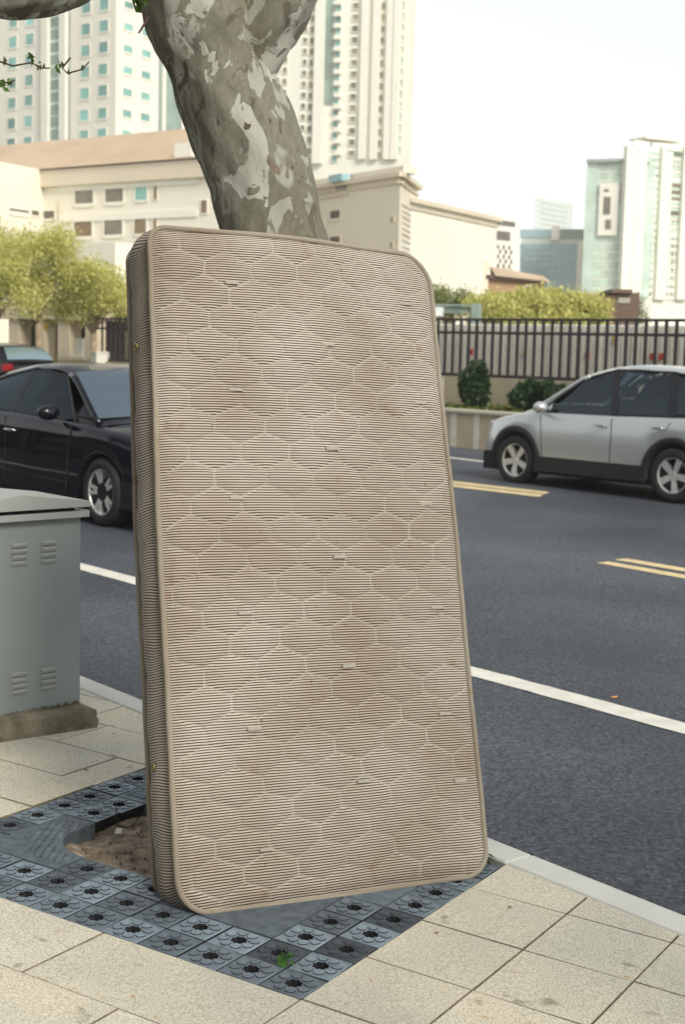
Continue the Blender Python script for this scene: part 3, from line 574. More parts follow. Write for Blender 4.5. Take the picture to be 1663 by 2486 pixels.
# ------------------------------------------------------------------ utility cabinet
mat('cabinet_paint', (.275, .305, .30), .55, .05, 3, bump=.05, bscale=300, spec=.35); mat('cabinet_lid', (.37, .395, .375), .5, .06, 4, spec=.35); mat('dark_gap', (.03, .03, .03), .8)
mat('mossy_concrete', (.10, .088, .055), .95, .3, 9, bump=.5, bscale=70, col2=(.27, .24, .175)); mat('rust_brown', (.30, .17, .09), .8)
C0 = np.array([-.99496, 5.69769, .0324]); cabM = frameM(UN, UT, (0, 0, 1), C0)
cab = thing('utility_cabinet', 'grey green metal utility cabinet with louvres and pitched lid beside the kerb', 'cabinet', M=cabM)
CW, CD, CB, CT = .565, .36, .105, .872       # width, depth, body bottom, body top; local x runs from -.64 to 0
x1 = -.052; x0 = x1-CW
s = MB(); nn_ = 16
vsb = []
s.box((-.67, -.02, -.03), (0, CD+.10, .098), ch=.018)
pl = s.build('concrete_plinth', 'mossy_concrete', cab)
bm = bmesh.new(); bm.from_mesh(pl.data); bmesh.ops.subdivide_edges(bm, edges=bm.edges, cuts=11, use_grid_fill=True)
from mathutils import noise as mnoise
for v in bm.verts:
    if v.co.z > -.02:
        c_ = v.co.copy(); d_ = mnoise.noise_vector(c_*18)*.007+mnoise.noise_vector(c_*60)*.0025; v.co += d_
        if c_.x > -.06 and c_.z > .04: v.co += Vector((-.02, .01, -.012))*max(0, mnoise.noise(c_*9)+.5)
for f in bm.faces: f.smooth = True
bm.to_mesh(pl.data); bm.free()
s = MB(); s.box((x0, .035, CB-.02), (x1, .035+CD, CT)); bd = s.build('body', 'cabinet_paint', cab)
s = MB()                                                    # grime strip round the foot
for k in range(60):
    x = x0+CW*k/60; s.box((x, .031, CB-.012), (x+CW/60*.9, .034, CB-.005+.012*rng.random()))
tag(s.build('foot_grime', 'mossy_concrete', cab), kind='stuff')
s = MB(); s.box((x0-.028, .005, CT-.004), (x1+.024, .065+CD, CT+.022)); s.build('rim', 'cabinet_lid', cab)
s = MB(); s.box((x0+.03, .03, CT+.022), (x1-.03, .04+CD, CT+.036)); s.build('vent_gap', 'dark_gap', cab)
s = MB(); xm = (x0+x1)/2; y0, y1 = -.004, .075+CD; e0, e1 = x0-.034, x1+.024; zb, ze, zp = CT+.038, CT+.060, CT+.098   # gable lid
s.add([(e0, y0, zb), (e1, y0, zb), (e1, y0, ze), (xm, y0, zp), (e0, y0, ze), (e0, y1, zb), (e1, y1, zb), (e1, y1, ze), (xm, y1, zp), (e0, y1, ze)],
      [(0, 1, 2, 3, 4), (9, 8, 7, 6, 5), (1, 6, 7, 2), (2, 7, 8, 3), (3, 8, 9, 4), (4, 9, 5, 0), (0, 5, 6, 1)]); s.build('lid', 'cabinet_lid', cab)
LV = MB(); pr = [(-.011, 0), (-.009, -.006), (.001, -.011), (.007, -.011), (.007, 0)]      # one pressed louvre: (z, y)
half = .036
vs_ = []
for sx_, tap in ((-half, 0), (-half+.005, 1), (half-.005, 1), (half, 0)): vs_ += [(sx_, (y if tap else 0), z) for z, y in pr]
LV.add(vs_, [(i*5+k, i*5+k+1, (i+1)*5+k+1, (i+1)*5+k) for i in range(3) for k in range(4)]); LVM = LV.mesh('louvre', 'cabinet_lid')
for zc in (.735, .222):
    for xc in (xm-.125, xm+.005, xm+.135):
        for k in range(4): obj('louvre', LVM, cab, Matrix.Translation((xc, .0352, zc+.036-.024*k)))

# ------------------------------------------------------------------ cars
mat('tyre', (.022, .022, .024), .8, .1, 30); mat('alloy', (.72, .71, .69), .42, .05, 20, metal=.55); mat('alloy_dark', (.03, .03, .032), .5); mat('brake', (.10, .09, .085), .6, metal=.5)
mat('car_glass', (.012, .017, .02), .03, .0, 3, spec=.9, coat=1.0)
def clearglass(name, tintc, refl):
    m = bpy.data.materials.new(name); m.use_nodes = True; n, l, b = nodes_of(m); n.remove(b); MAT[name] = m
    tr = n.new('ShaderNodeBsdfTransparent'); tr.inputs[0].default_value = (*tintc, 1); gl = n.new('ShaderNodeBsdfGlossy'); gl.inputs['Roughness'].default_value = .015; gl.inputs['Color'].default_value = (.72, .88, 1, 1)
    fr = n.new('ShaderNodeFresnel'); fr.inputs[0].default_value = refl; mx = n.new('ShaderNodeMixShader'); l.new(fr.outputs[0], mx.inputs[0]); l.new(tr.outputs[0], mx.inputs[1]); l.new(gl.outputs[0], mx.inputs[2]); l.new(mx.outputs[0], n['Material Output'].inputs[0])
clearglass('clear_glass', (.42, .48, .48), 1.7); clearglass('dark_glass', (.14, .16, .16), 1.32); clearglass('screen_glass', (.25, .30, .32), 5.0); mat('cabin_dark', (.02, .02, .022), .8)
mat('sky_glass', (.26, .36, .42), .04, .0, 3, metal=.5, coat=1.0); mat('tint_glass', (.10, .14, .16), .04, .0, 3, metal=.3, coat=1.0); mat('car_trim', (.018, .018, .022), .55, .1, 20); mat('chrome', (.62, .62, .62), .12, .0, 3, metal=1.0); mat('red_lamp', (.25, .012, .015), .2, .1, 20); mat('clear_lamp', (.55, .56, .57), .12, .05, 20, spec=.8)
mat('underbody', (.012, .012, .013), .9)
def carpaint(name, c, metal, rough, coat=.8, spec=.3): mat(name, c, rough, .02, 2, metal=metal, spec=spec, coat=coat)
carpaint('paint_black', (.006, .0055, .011), .0, .5, .8, 0.0); carpaint('paint_silver', (.54, .57, .57), .55, .30); carpaint('paint_white', (.55, .58, .60), .2, .25)
def interp(x, tab): 
    xs_ = [t[0] for t in tab]; return float(np.interp(x, xs_, [t[1] for t in tab]))
def smooth_interp(x, tab, hw=.09): return sum(interp(x+d, tab) for d in (-hw, -hw/2, 0, hw/2, hw))/5
def make_wheel(R, W, rimR, spokes, style):
    s = MB(); s.lathe([(rimR*.97, -W*.45), (rimR*1.06, -W*.5), (R*.90, -W*.5), (R*.985, -W*.38), (R, -W*.2), (R, W*.2), (R*.985, W*.38), (R*.90, W*.5), (rimR*1.06, W*.5), (rimR*.97, W*.45)], 48, close=True)
    ty = s.mesh('tyre', 'tyre', True)
    r = MB(); r.lathe([(rimR*.99, -W*.42), (rimR*.99, W*.44), (rimR*.93, W*.43), (rimR*.90, W*.30), (rimR*.90, -W*.42)], 48)
    r.cur = 1; r.lathe([(rimR*.9, -.02), (.001, -.02)], 32)
    r.cur = 0; r.lathe([(.001, W*.36), (rimR*.16, W*.36), (rimR*.20, W*.28), (rimR*.2, -.02)], 24)
    for k in range(spokes):
        a0 = 2*math.pi*k/spokes
        for da in ((-.17, .17) if style == 'twin' else (0,)):
            wi, wo = (.10, .075) if style == 'twin' else (.15, .20)
            def p(rr, off, h): a = a0+da*(1 if style == 'twin' else 0); ca_, sa_ = math.cos(a), math.sin(a); return (ca_*rr*rimR-sa_*off*rimR, sa_*rr*rimR+ca_*off*rimR, h)
            q = [p(.15, -wi, W*.34), p(.15, wi, W*.34), p(.95, wo, W*.42), p(.95, -wo, W*.42), p(.15, -wi, W*.05), p(.15, wi, W*.05), p(.95, wo, W*.2), p(.95, -wo, W*.2)]
            r.add(q, [(0, 1, 2, 3), (0, 4, 5, 1), (1, 5, 6, 2), (2, 6, 7, 3), (3, 7, 4, 0)])
    return ty, r.mesh('rim', ['alloy', 'alloy_dark'])
def make_car(name, label, M_, S, group=None):
    t = thing(name, label, 'car', M=M_, group=group); xf, xr = S['xf'], S['xr']; R = S['R']; Ra = S['Ra']; zc = R
    X0, X1 = S['x0'], S['x1']
    def low(x):
        z = interp(x, S['sill'])
        for xw in (xf, xr):
            if abs(x-xw) < Ra: z = max(z, zc+math.sqrt(Ra*Ra-(x-xw)**2))
        return z
    def halfw(x): return smooth_interp(x, S['plan'])
    def belt(x): return smooth_interp(x, S['belt'], .06)
    st = sorted(set([round(v, 4) for v in np.linspace(X0, X1, 70)]+[round(xw+Ra*math.cos(a), 4) for xw in (xf, xr) for a in np.linspace(0, math.pi, 21)]+[xw+d for xw in (xf, xr) for d in (-Ra-.003, Ra+.003)]))
    prof = []
    for x in st:
        lo, be, hw = low(x), belt(x), halfw(x); h = be-lo; cr = S.get('crown', .03)
        z1 = min(be-.02, lo+.05); zm = max(lo+.3*h, min(.56, lo+.55*h)); zs_ = max(zm+.02, be-.07)
        prof.append([(hw-.10, lo+.004 if lo > .4 else lo-.03), (hw-.022, lo), (hw-.004, z1), (hw, zm), (hw-.012, zs_), (hw-.05, be-.018), (hw-.12, be+.004), (hw*.5, be+cr*.8), (0, be+cr)])
    s = MB(); n_ = len(prof[0]); vs = []
    for sgn in (1, -1):
        for x, pr_ in zip(st, prof): vs += [(x, sgn*y, z) for y, z in pr_]
    fs = []; off = len(st)*n_
    for h_ in (0, off): fs += [(h_+i*n_+k, h_+(i+1)*n_+k, h_+(i+1)*n_+k+1, h_+i*n_+k+1) for i in range(len(st)-1) for k in range(n_-1)]
    for e in (0, len(st)-1): fs += [tuple([e*n_+k for k in range(n_)]+[off+e*n_+k for k in range(n_-2, -1, -1)])]
    s.add(vs, fs); body = s.build('body', S['paint'], t); bm = bmesh.new(); bm.from_mesh(body.data); bmesh.ops.remove_doubles(bm, verts=bm.verts, dist=.0004); bmesh.ops.recalc_face_normals(bm, faces=bm.faces); bm.to_mesh(body.data); bm.free(); autosmooth(body, 40)
    # greenhouse
    G0, G1 = S['roof'][0][0], S['roof'][-1][0]; gx_ = np.linspace(G0, G1, 44); WR = S['wr']
    def roof(x): return smooth_interp(x, S['roof'], .10)
    def side(x, f):       # f 0 at belt, 1 at cant rail
        zb_ = belt(x)-.03; zt = roof(x)-.05; return (halfw(x)-.075)*(1-f)+min(halfw(x)-.075, smooth_interp(x, WR))*f, zb_+(zt-zb_)*f
    s = MB(); vs = []; n_ = 6
    for sgn in (1, -1):
        for x in gx_:
            yb, zb_ = side(x, 0); yt, ztp = side(x, 1); zr_ = roof(x)
            if ztp < zb_+.01: ztp = zb_+.01
            vs += [(x, sgn*yb, zb_), (x, sgn*(yb*.4+yt*.6+.012), zb_*.4+ztp*.6), (x, sgn*yt, ztp), (x, sgn*(yt-.06), max(zr_-.012, ztp)), (x, sgn*(yt*.5), max(zr_+.008, ztp)), (x, 0, max(zr_+.014, ztp))]
    off = len(gx_)*n_; fs = []
    wz = S['windshield']; wrear = max(S['windows'][-1][0][0], S['windows'][-1][3][0]); wfront = S['cowl']
    def opened(i, k):
        xm_ = (gx_[i]+gx_[i+1])/2
        return (k < 2 and wrear < xm_ < wfront-.27) or (k >= 3 and wz[0] < xm_ < wz[1])
    for h_ in (0, off): fs += [(h_+i*n_+k, h_+(i+1)*n_+k, h_+(i+1)*n_+k+1, h_+i*n_+k+1) for i in range(len(gx_)-1) for k in range(n_-1) if not opened(i, k)]
    s.add(vs, fs); gh = s.build('roof', S['paint'], t); bm = bmesh.new(); bm.from_mesh(gh.data); bmesh.ops.remove_doubles(bm, verts=bm.verts, dist=.0004); bmesh.ops.recalc_face_normals(bm, faces=bm.faces); bm.to_mesh(gh.data); bm.free(); autosmooth(gh, 40)
    cx0, cx1 = wrear-.25, wfront+.02; s = MB()           # dark cabin: sill-height deck, dashboard, seats
    for xa, xb in zip(np.linspace(cx0, cx1, 9)[:-1], np.linspace(cx0, cx1, 9)[1:]): zb_ = min(belt(xa), belt(xb)); s.box((xa, -halfw(xa)+.11, zb_-.03), (xb, halfw(xa)-.11, max(belt(xa), belt(xb))+S.get('crown', .03)+.008))
    s.build('cabin_deck', 'cabin_dark', t)
    for sx_ in S['seats']:
        for sy in (-.36, .36):
            s = MB(); zb_ = belt(sx_); s.box((sx_-.05, sy-.22, zb_), (sx_+.06, sy+.22, zb_+.20), ch=.04); st_ = s.build('seat', 'cabin_dark', t); s = MB(); s.box((sx_-.05, sy-.12, zb_+.22), (sx_+.04, sy+.12, zb_+.37), ch=.03); s.build('headrest', 'cabin_dark', st_)
    s = MB(); s.lathe([(.165+.014*math.cos(a), .014*math.sin(a)) for a in np.linspace(0, 2*math.pi, 9)[:-1]], 24, lambda p: (S['cowl']-.38+p[2]+p[0]*.35, S['wheel_y']+p[1], belt(S['cowl']-.38)+.07+p[0]*.8), close=True); s.build('steering_wheel', 'cabin_dark', t, smooth=True)
    for sgn in (1, -1):                                   # windscreen pillars
        q = []
        for k_ in range(9): x = S['cowl']+.04+(wz[0]-.06-S['cowl']-.04)*k_/8; f = k_/8; y, z = side(x, min(1, max(0, (roof(x)-.05-belt(x)+.03) and 1))); q.append((x, sgn*(y-.012), max(z, belt(x)-.02)+.004))
        s = MB(); s.tube(q, .034, 8); s.build('windscreen_pillar', S['paint'], t, smooth=True)
    # glass
    for sgn in (1, -1):
        for wi, quad in enumerate(S['windows']):
            s = MB(); N1, N2 = 10, 5; vs = []
            (a0, fa0), (b0, fb0), (b1, fb1), (a1, fa1) = quad      # bottom rear, bottom front, top front, top rear
            for i in range(N1+1):
                u = i/N1
                for j in range(N2+1):
                    v = j/N2; x = (a0+(b0-a0)*u)*(1-v)+(a1+(b1-a1)*u)*v; f = (fa0+(fb0-fa0)*u)*(1-v)+(fa1+(fb1-fa1)*u)*v; y, z = side(x, f); y2 = y+.012*math.sin(math.pi*min(1, f)); vs.append((x, sgn*(y2+.010), z))
            s.add(vs, [(i*(N2+1)+j, (i+1)*(N2+1)+j, (i+1)*(N2+1)+j+1, i*(N2+1)+j+1) for i in range(N1) for j in range(N2)]); s.build('side_window', S.get('glass', 'dark_glass'), t, smooth=True)
        for w0, w1 in zip(S['windows'][:-1], S['windows'][1:]):      # dark pillar between two panes
            s = MB(); vs = []
            for i in range(5):
                u = i/4
                for j in range(6):
                    v = j/5; xa = w1[1][0]+(w0[0][0]-w1[1][0])*u; xb = w1[2][0]+(w0[3][0]-w1[2][0])*u; x = xa+(xb-xa)*v; f = (w1[1][1]-.05)*(1-v)+(w1[2][1]+.05)*v; y, z = side(x, f); vs.append((x, sgn*(y+.012*math.sin(math.pi*min(1, max(0, f)))+.013), z))
            s.add(vs, [(i*6+j, (i+1)*6+j, (i+1)*6+j+1, i*6+j+1) for i in range(4) for j in range(5)]); s.build('pillar_trim', 'car_trim', t, smooth=True)
        s = MB(); trim = S['trimline']
        for (xa, fa), (xb, fb) in zip(trim[:-1], trim[1:]):
            qs = []
            for x, f in ((xa, fa), (xb, fb)): y, z = side(x, f); qs.append((x, sgn*(y+.012*math.sin(math.pi*min(1, max(0, f)))+.012), z))
            s.tube(qs, .013, 6, caps=False)
        s.build('window_trim', S.get('trim', 'car_trim'), t)
    for key, nm in (('windshield', 'windshield'), ('rear_glass', 'rear_window')):
        if key not in S: continue
        xa, xb, ka, kb = S[key]; s = MB(); N1, N2 = 8, 10; vs = []
        for i in range(N1+1):
            x = xa+(xb-xa)*i/N1; k_ = ka+(kb-ka)*i/N1
            for j in range(N2+1):
                f = -1+2*j/N2; vs.append((x, f*k_, roof(x)+.014-.006*abs(f)-.014*f*f+.010))
        s.add(vs, [(i*(N2+1)+j, (i+1)*(N2+1)+j, (i+1)*(N2+1)+j+1, i*(N2+1)+j+1) for i in range(N1) for j in range(N2)]); s.build(nm, 'screen_glass' if key == 'windshield' else 'sky_glass', t, smooth=True)
    # arches, sills, floor
    for sgn in (1, -1):
        for xw in (xf, xr):
            s = MB(); A = np.linspace(math.radians(S['arch_a']), math.radians(180-S['arch_a']), 22); w_ = S['arch_w']; vs = []
            for a in A:
                for rr, dy_ in ((Ra-.05, -.09), (Ra-.01, .004), (Ra+w_*.5, .016), (Ra+w_, .010), (Ra+w_, -.03)):
                    x = xw+rr*math.cos(a); z = zc+rr*math.sin(a); vs.append((x, sgn*(halfw(xw+Ra*math.cos(a))+dy_-(.02 if w_ < .03 else 0)), z))
            s.add(vs, [(i*5+k, (i+1)*5+k, (i+1)*5+k+1, i*5+k+1) for i in range(len(A)-1) for k in range(4)]); s.build('wheel_arch', 'car_trim' if w_ > .03 else S['paint'], t, smooth=True)
        s = MB(); xa, xb = xr+Ra*.98, xf-Ra*.98; y_ = halfw(0); z_ = interp(0, S['sill']); 
        s.box((xa, sgn*y_-.012 if sgn > 0 else -y_-.014, z_-.07), (xb, sgn*y_+.014 if sgn > 0 else -y_+.012, z_+S['sill_h'])); s.build('sill', 'car_trim' if S['sill_h'] > .02 else S['paint'], t)
    s = MB(); s.box((X0+.2, -halfw(0)+.05, .19), (X1-.22, halfw(0)-.05, .44)); s.build('underbody', 'underbody', t)
    for bx in S.get('underbits', []): s = MB(); s.box(*bx, ch=.02); s.build('exhaust_box', 'underbody', t)
    ty, rm = S['wheel']
    for xw in (xf, xr):
        for sgn in (1, -1):
            o = obj('wheel', ty, t, Matrix.Translation((xw, sgn*(S['track']), zc)) @ Matrix.Rotation(math.radians(-90*sgn), 4, 'X') @ Matrix.Rotation(rng.random()*6, 4, 'Z')); obj('rim', rm, o)
    # doors: seams, handles; mirrors
    for sgn in (1, -1):
        for k_, line in enumerate(S['seams']):
            s = MB(); q = []
            for (x, z) in line:
                lo, be = low(x), belt(x); hw = halfw(x); zm = max(lo+.3*(be-lo), min(.56, lo+.55*(be-lo))); y = hw+.001 if z < be-.08 else hw-.012
                q.append((x, sgn*(y+.0005), z))
            s.tube(q, .0055, 5); s.build('door_seam', 'car_trim', t)
        for (x, z) in S['handles']:
            s = MB(); y = halfw(x)-.004; s.tube([(x-.10, sgn*(y), z), (x-.085, sgn*(y+.030), z+.004), (x+.06, sgn*(y+.032), z+.006), (x+.09, sgn*(y+.002), z+.003)], [.012, .014, .014, .011], 8); s.build('door_handle', S['handle_mat'], t, smooth=True)
        mx_, mz = S['mirror']; y = halfw(mx_); s = MB(); bm = bmesh.new(); bmesh.ops.create_uvsphere(bm, u_segments=16, v_segments=10, radius=1)
        V = [tuple(v.co) for v in bm.verts]; Fc = [tuple(v.index for v in f.verts) for f in bm.faces]; bm.free()
        s.add([(mx_+.075*p[0]-(.03 if p[0] < 0 else 0)*abs(p[0]), sgn*(y+.095+.115*p[1]), mz+.072*p[2]) for p in V], Fc); mo = s.build('mirror', S['mirror_mat'], t, smooth=True)
        s = MB(); s.box((mx_-.03, sgn*(y-.05) if sgn > 0 else -(y+.03), mz-.06), (mx_+.05, sgn*(y+.03) if sgn > 0 else -(y-.05), mz-.03)); s.build('mirror_arm', 'car_trim', mo)
        for (nm, m_, box_) in S.get('lamps', []):
            (xa, ya, za), (xb, yb, zb_) = box_; s = MB(); s.box((xa, sgn*ya if sgn > 0 else -yb, za), (xb, sgn*yb if sgn > 0 else -ya, zb_), ch=.02); s.build(nm, m_, t)
    for (nm, m_, box_) in S.get('extras', []): s = MB(); s.box(*box_, ch=.006); s.build(nm, m_, t)
    return t
W1 = make_wheel(.318, .205, .222, 5, 'twin'); W2 = make_wheel(.345, .225, .232, 5, 'solid')
SEDAN = dict(paint='paint_black', x0=-2.33, x1=2.28, xf=1.35, xr=-1.35, R=.318, Ra=.365, track=.78, wheel=W1, wr=[(-2.05, .72), (-1.2, .60), (-.4, .57), (.2, .58), (.5, .62), (1.26, .80)], crown=.045,
    sill=[(-2.4, .42), (-2.1, .26), (-1.7, .21), (1.8, .21), (2.1, .22), (2.3, .36)], plan=[(-2.33, .68), (-2.2, .80), (-1.7, .885), (0, .905), (1.5, .89), (2.0, .80), (2.2, .66), (2.28, .52)],
    belt=[(-2.33, .86), (-2.2, 1.02), (-1.6, 1.03), (-.9, 1.0), (.6, .95), (1.0, .94), (1.5, .88), (2.0, .78), (2.2, .66), (2.28, .52)],
    roof=[(-2.05, 1.0), (-1.5, 1.22), (-1.0, 1.38), (-.4, 1.475), (.1, 1.475), (.45, 1.40), (1.12, .99), (1.26, .93)],
    windows=[[(-.38, .06), (.96, .04), (.36, .96), (-.30, .95)], [(-1.28, .12), (-.44, .06), (-.36, .95), (-.95, .86)]],
    trimline=[(-1.36, .10), (-.4, .01), (.85, .01), (.34, .97), (-.3, 1.0), (-.98, .92), (-1.36, .10)], cowl=1.10, seats=(-.25, -1.0), wheel_y=.36, windshield=(.42, 1.14, .58, .76), rear_glass=(-1.85, -1.08, .62, .54),
    arch_a=4, arch_w=.02, sill_h=.01, seams=[[(-.40, .30), (-.42, .94)], [(.78, .30), (.82, .70), (.86, .92)], [(-1.02, .70), (-1.30, .95)], [(-.95, .42), (.78, .36)]], handles=[(-.28, .80), (-1.10, .83)], handle_mat='chrome', mirror=(.62, 1.02), mirror_mat='paint_black',
    lamps=[('headlight', 'clear_lamp', ((1.85, .55, .60), (2.10, .78, .70))), ('tail_light', 'red_lamp', ((-2.28, .55, .82), (-2.1, .80, .94)))])
zc_ = lambda p: (p[0], p[1], zr(p[0], p[1]))
fwd = -UT; wc = np.array([-2.25, 13.16, 0])+UT*1.35+UN*.86; wc[2] = zr(wc[0], wc[1]); sl = .012
sed = make_car('sedan', 'black sedan with chrome window trim waiting behind the utility cabinet', frameM(fwd, UN, (0, 0, 1), wc), SEDAN)
SUV = dict(paint='paint_silver', glass='clear_glass', x0=-2.25, x1=2.12, xf=1.30, xr=-1.30, R=.345, Ra=.40, track=.79, wheel=W2, wr=[(-2.22, .80), (-1.8, .68), (-1, .63), (0, .63), (.4, .67), (1.22, .82)], crown=.05,
    sill=[(-2.3, .50), (-2.0, .36), (-1.7, .30), (1.7, .30), (1.95, .32), (2.15, .45)], plan=[(-2.25, .70), (-2.1, .82), (-1.5, .90), (0, .915), (1.4, .905), (1.8, .83), (2.02, .70), (2.12, .55)],
    belt=[(-2.25, .95), (-2.15, 1.08), (-1.5, 1.07), (0, 1.04), (.9, 1.03), (1.3, .99), (1.75, .90), (2.0, .76), (2.12, .58)],
    roof=[(-2.22, 1.05), (-2.1, 1.35), (-1.85, 1.56), (-1.3, 1.66), (-.5, 1.695), (-.1, 1.67), (.3, 1.56), (1.02, 1.12), (1.22, 1.02)],
    windows=[[(-.28, .06), (.98, .04), (.30, .93), (-.14, .93)], [(-1.16, .08), (-.40, .06), (-.26, .93), (-1.02, .93)], [(-1.86, .22), (-1.28, .10), (-1.16, .92), (-1.62, .86)]],
    trimline=[(-1.95, .16), (-.3, .01), (1.0, .02), (.34, .95), (-.2, 1.0), (-1.1, 1.0), (-1.72, .93), (-1.95, .16)], cowl=1.04, seats=(-.2, -1.0), wheel_y=.36, windshield=(.30, 1.06, .62, .78), rear_glass=(-2.16, -1.9, .62, .56),
    arch_a=-12, arch_w=.075, sill_h=.13, seams=[[(-.34, .44), (-.34, 1.0)], [(.80, .44), (.86, .98)], [(-1.0, .62), (-1.24, 1.0)]], handles=[(-.16, .90), (-1.05, .92)], handle_mat='chrome', mirror=(.78, 1.10), mirror_mat='paint_silver',
    lamps=[('headlight', 'clear_lamp', ((1.68, .62, .76), (1.86, .785, .86))), ('tail_light', 'red_lamp', ((-2.22, .60, .90), (-2.05, .82, 1.15)))],
    underbits=[((-.75, -.35, .14), (.15, .45, .25))], extras=[('bumper_trim', 'car_trim', ((1.70, -.55, .31), (1.94, .55, .40)))])
wc = (np.array([2.44, 19.63, 0])+np.array([4.146, 17.72, 0]))/2+UN*.80; wc[2] = zr(wc[0], wc[1])
suv = make_car('suv', 'silver SUV with black wheel arch cladding driving past the planter wall', frameM(UT, -UN, (0, 0, 1), wc), SUV)
HB = dict(SEDAN); HB.update(paint='paint_black', handle_mat='paint_black', mirror_mat='paint_black', trim='car_trim', x0=-2.0, belt=[(-2.0, .80), (-1.92, .98), (-1.4, 1.0), (.6, .95), (1.0, .94), (1.5, .88), (2.0, .78), (2.2, .66), (2.28, .52)],
    plan=[(-2.0, .72), (-1.9, .82), (-1.5, .885), (0, .905), (1.5, .89), (2.0, .80), (2.2, .66), (2.28, .52)], sill=[(-2.05, .42), (-1.9, .28), (-1.7, .22), (1.8, .21), (2.3, .36)],
    roof=[(-1.96, .98), (-1.75, 1.22), (-1.45, 1.42), (-.6, 1.49), (.1, 1.475), (.45, 1.40), (1.12, .99), (1.26, .93)], rear_glass=(-1.88, -1.50, .66, .56), lamps=[('tail_light', 'red_lamp', ((-2.0, .56, .80), (-1.85, .84, .97)))],
    windows=[SEDAN['windows'][0], [(-1.45, .12), (-.44, .06), (-.36, .95), (-1.3, .86)]], trimline=[(-1.5, .10), (-.4, .01), (.85, .01), (.34, .97), (-.3, 1.0), (-1.3, .92), (-1.5, .10)], extras=[('boot_panel', 'car_trim', ((-2.03, -.55, .80), (-1.96, .55, .93)))])
q = pix(60, 940, 37.0); wc = np.array([q[0], q[1], 0])+UT*1.6; wc[2] = zr(wc[0], wc[1])
make_car('hatchback', 'dark hatchback seen from behind far down the road', frameM(UT, -UN, (0, 0, 1), wc), HB)

# ------------------------------------------------------------------ far side: planter, retaining wall, picket fence, hoarding
mat('planter_wall', (.42, .36, .25), .85, .10, 2, bump=.15, bscale=60); mat('planter_cap', (.52, .48, .38), .85, .08, 3); mat('pale_streak', (.60, .57, .47), .85, .08, 6); mat('fence_paint', (.035, .027, .03), .6, .2, 10); mat('hoarding', (.70, .68, .59), .7, .12, 2, rand=.12); mat('hoarding_base', (.36, .31, .22), .9)
ZP = -.21
def TNb(s, t0, t1, n0, n1, z0, z1, ch=0.0): return s.box((t0, n0, z0), (t1, n1, z1), lambda p: TN(p[0], p[1], p[2]), ch)
t = thing('planter', 'long beige roadside planter wall with pale cap', 'planter', TN(20, 19.4, ZP)); L0 = np.array(t.location)
loc = lambda s: (setattr(s, 'v', [tuple(np.array(v)-L0) for v in s.v]), s)[1]
def part(s, name, m, parent, smooth=False):
    L_ = np.array(parent.location); s.v = [tuple(np.array(v)-L_) for v in s.v]; return s.build(name, m, parent, smooth)
s = MB(); TNb(s, 8, 36, 19.35, 19.55, -.6, .46); part(s, 'wall', 'planter_wall', t)
s = MB(); TNb(s, 8, 36, 19.31, 19.60, .46, .52, .01); part(s, 'cap', 'planter_cap', t)
for k in range(26):
    s = MB(); t0 = 9+k*.62+rng.random()*.2; TNb(s, t0, t0+.10+.08*rng.random(), 19.345, 19.352, -.4, .455); part(s, 'pale_panel_strip', 'pale_streak', t)
s = MB(); TNb(s, 8, 36, 19.56, 20.90, -.5, .44); tag(part(s, 'bed_soil', 'soil', t))
t = thing('retaining_wall', 'low beige retaining wall under the black fence', 'wall', TN(20, 21, ZP))
s = MB(); TNb(s, 8, 33.6, 20.92, 21.12, -.5, 1.08); part(s, 'wall', 'planter_wall', t)
for k in range(14): s = MB(); t0 = 9+k*1.25; TNb(s, t0, t0+.22, 20.905, 20.925, -.4, 1.07); part(s, 'pilaster', 'pale_streak', t)
t = thing('picket_fence', 'black steel picket fence standing on the retaining wall', 'fence', TN(20, 21, 1.1))
FB, FT_, FR = 1.12, 2.235, 1.965
for z0, z1, nm in ((1.09, 1.155, 'bottom_rail'), (FR-.028, FR+.028, 'middle_rail'), (FT_-.035, FT_+.015, 'top_rail')):
    s = MB(); TNb(s, 8, 33.6, 20.985, 21.025, z0, z1); part(s, nm, 'fence_paint', t)
pk = MB(); pk.box((-.026, -.02, 0), (.026, .02, FT_-FB-.03)); PK = pk.mesh('picket', 'fence_paint'); Rz = Matrix.Rotation(math.atan2(UT[1], UT[0]), 4, 'Z')
for k in range(int((33.6-10)/.215)):
    o = obj('picket', PK, t, Matrix.Translation(Vector(TN(10+k*.215, 21.0, FB))-t.location) @ Rz)
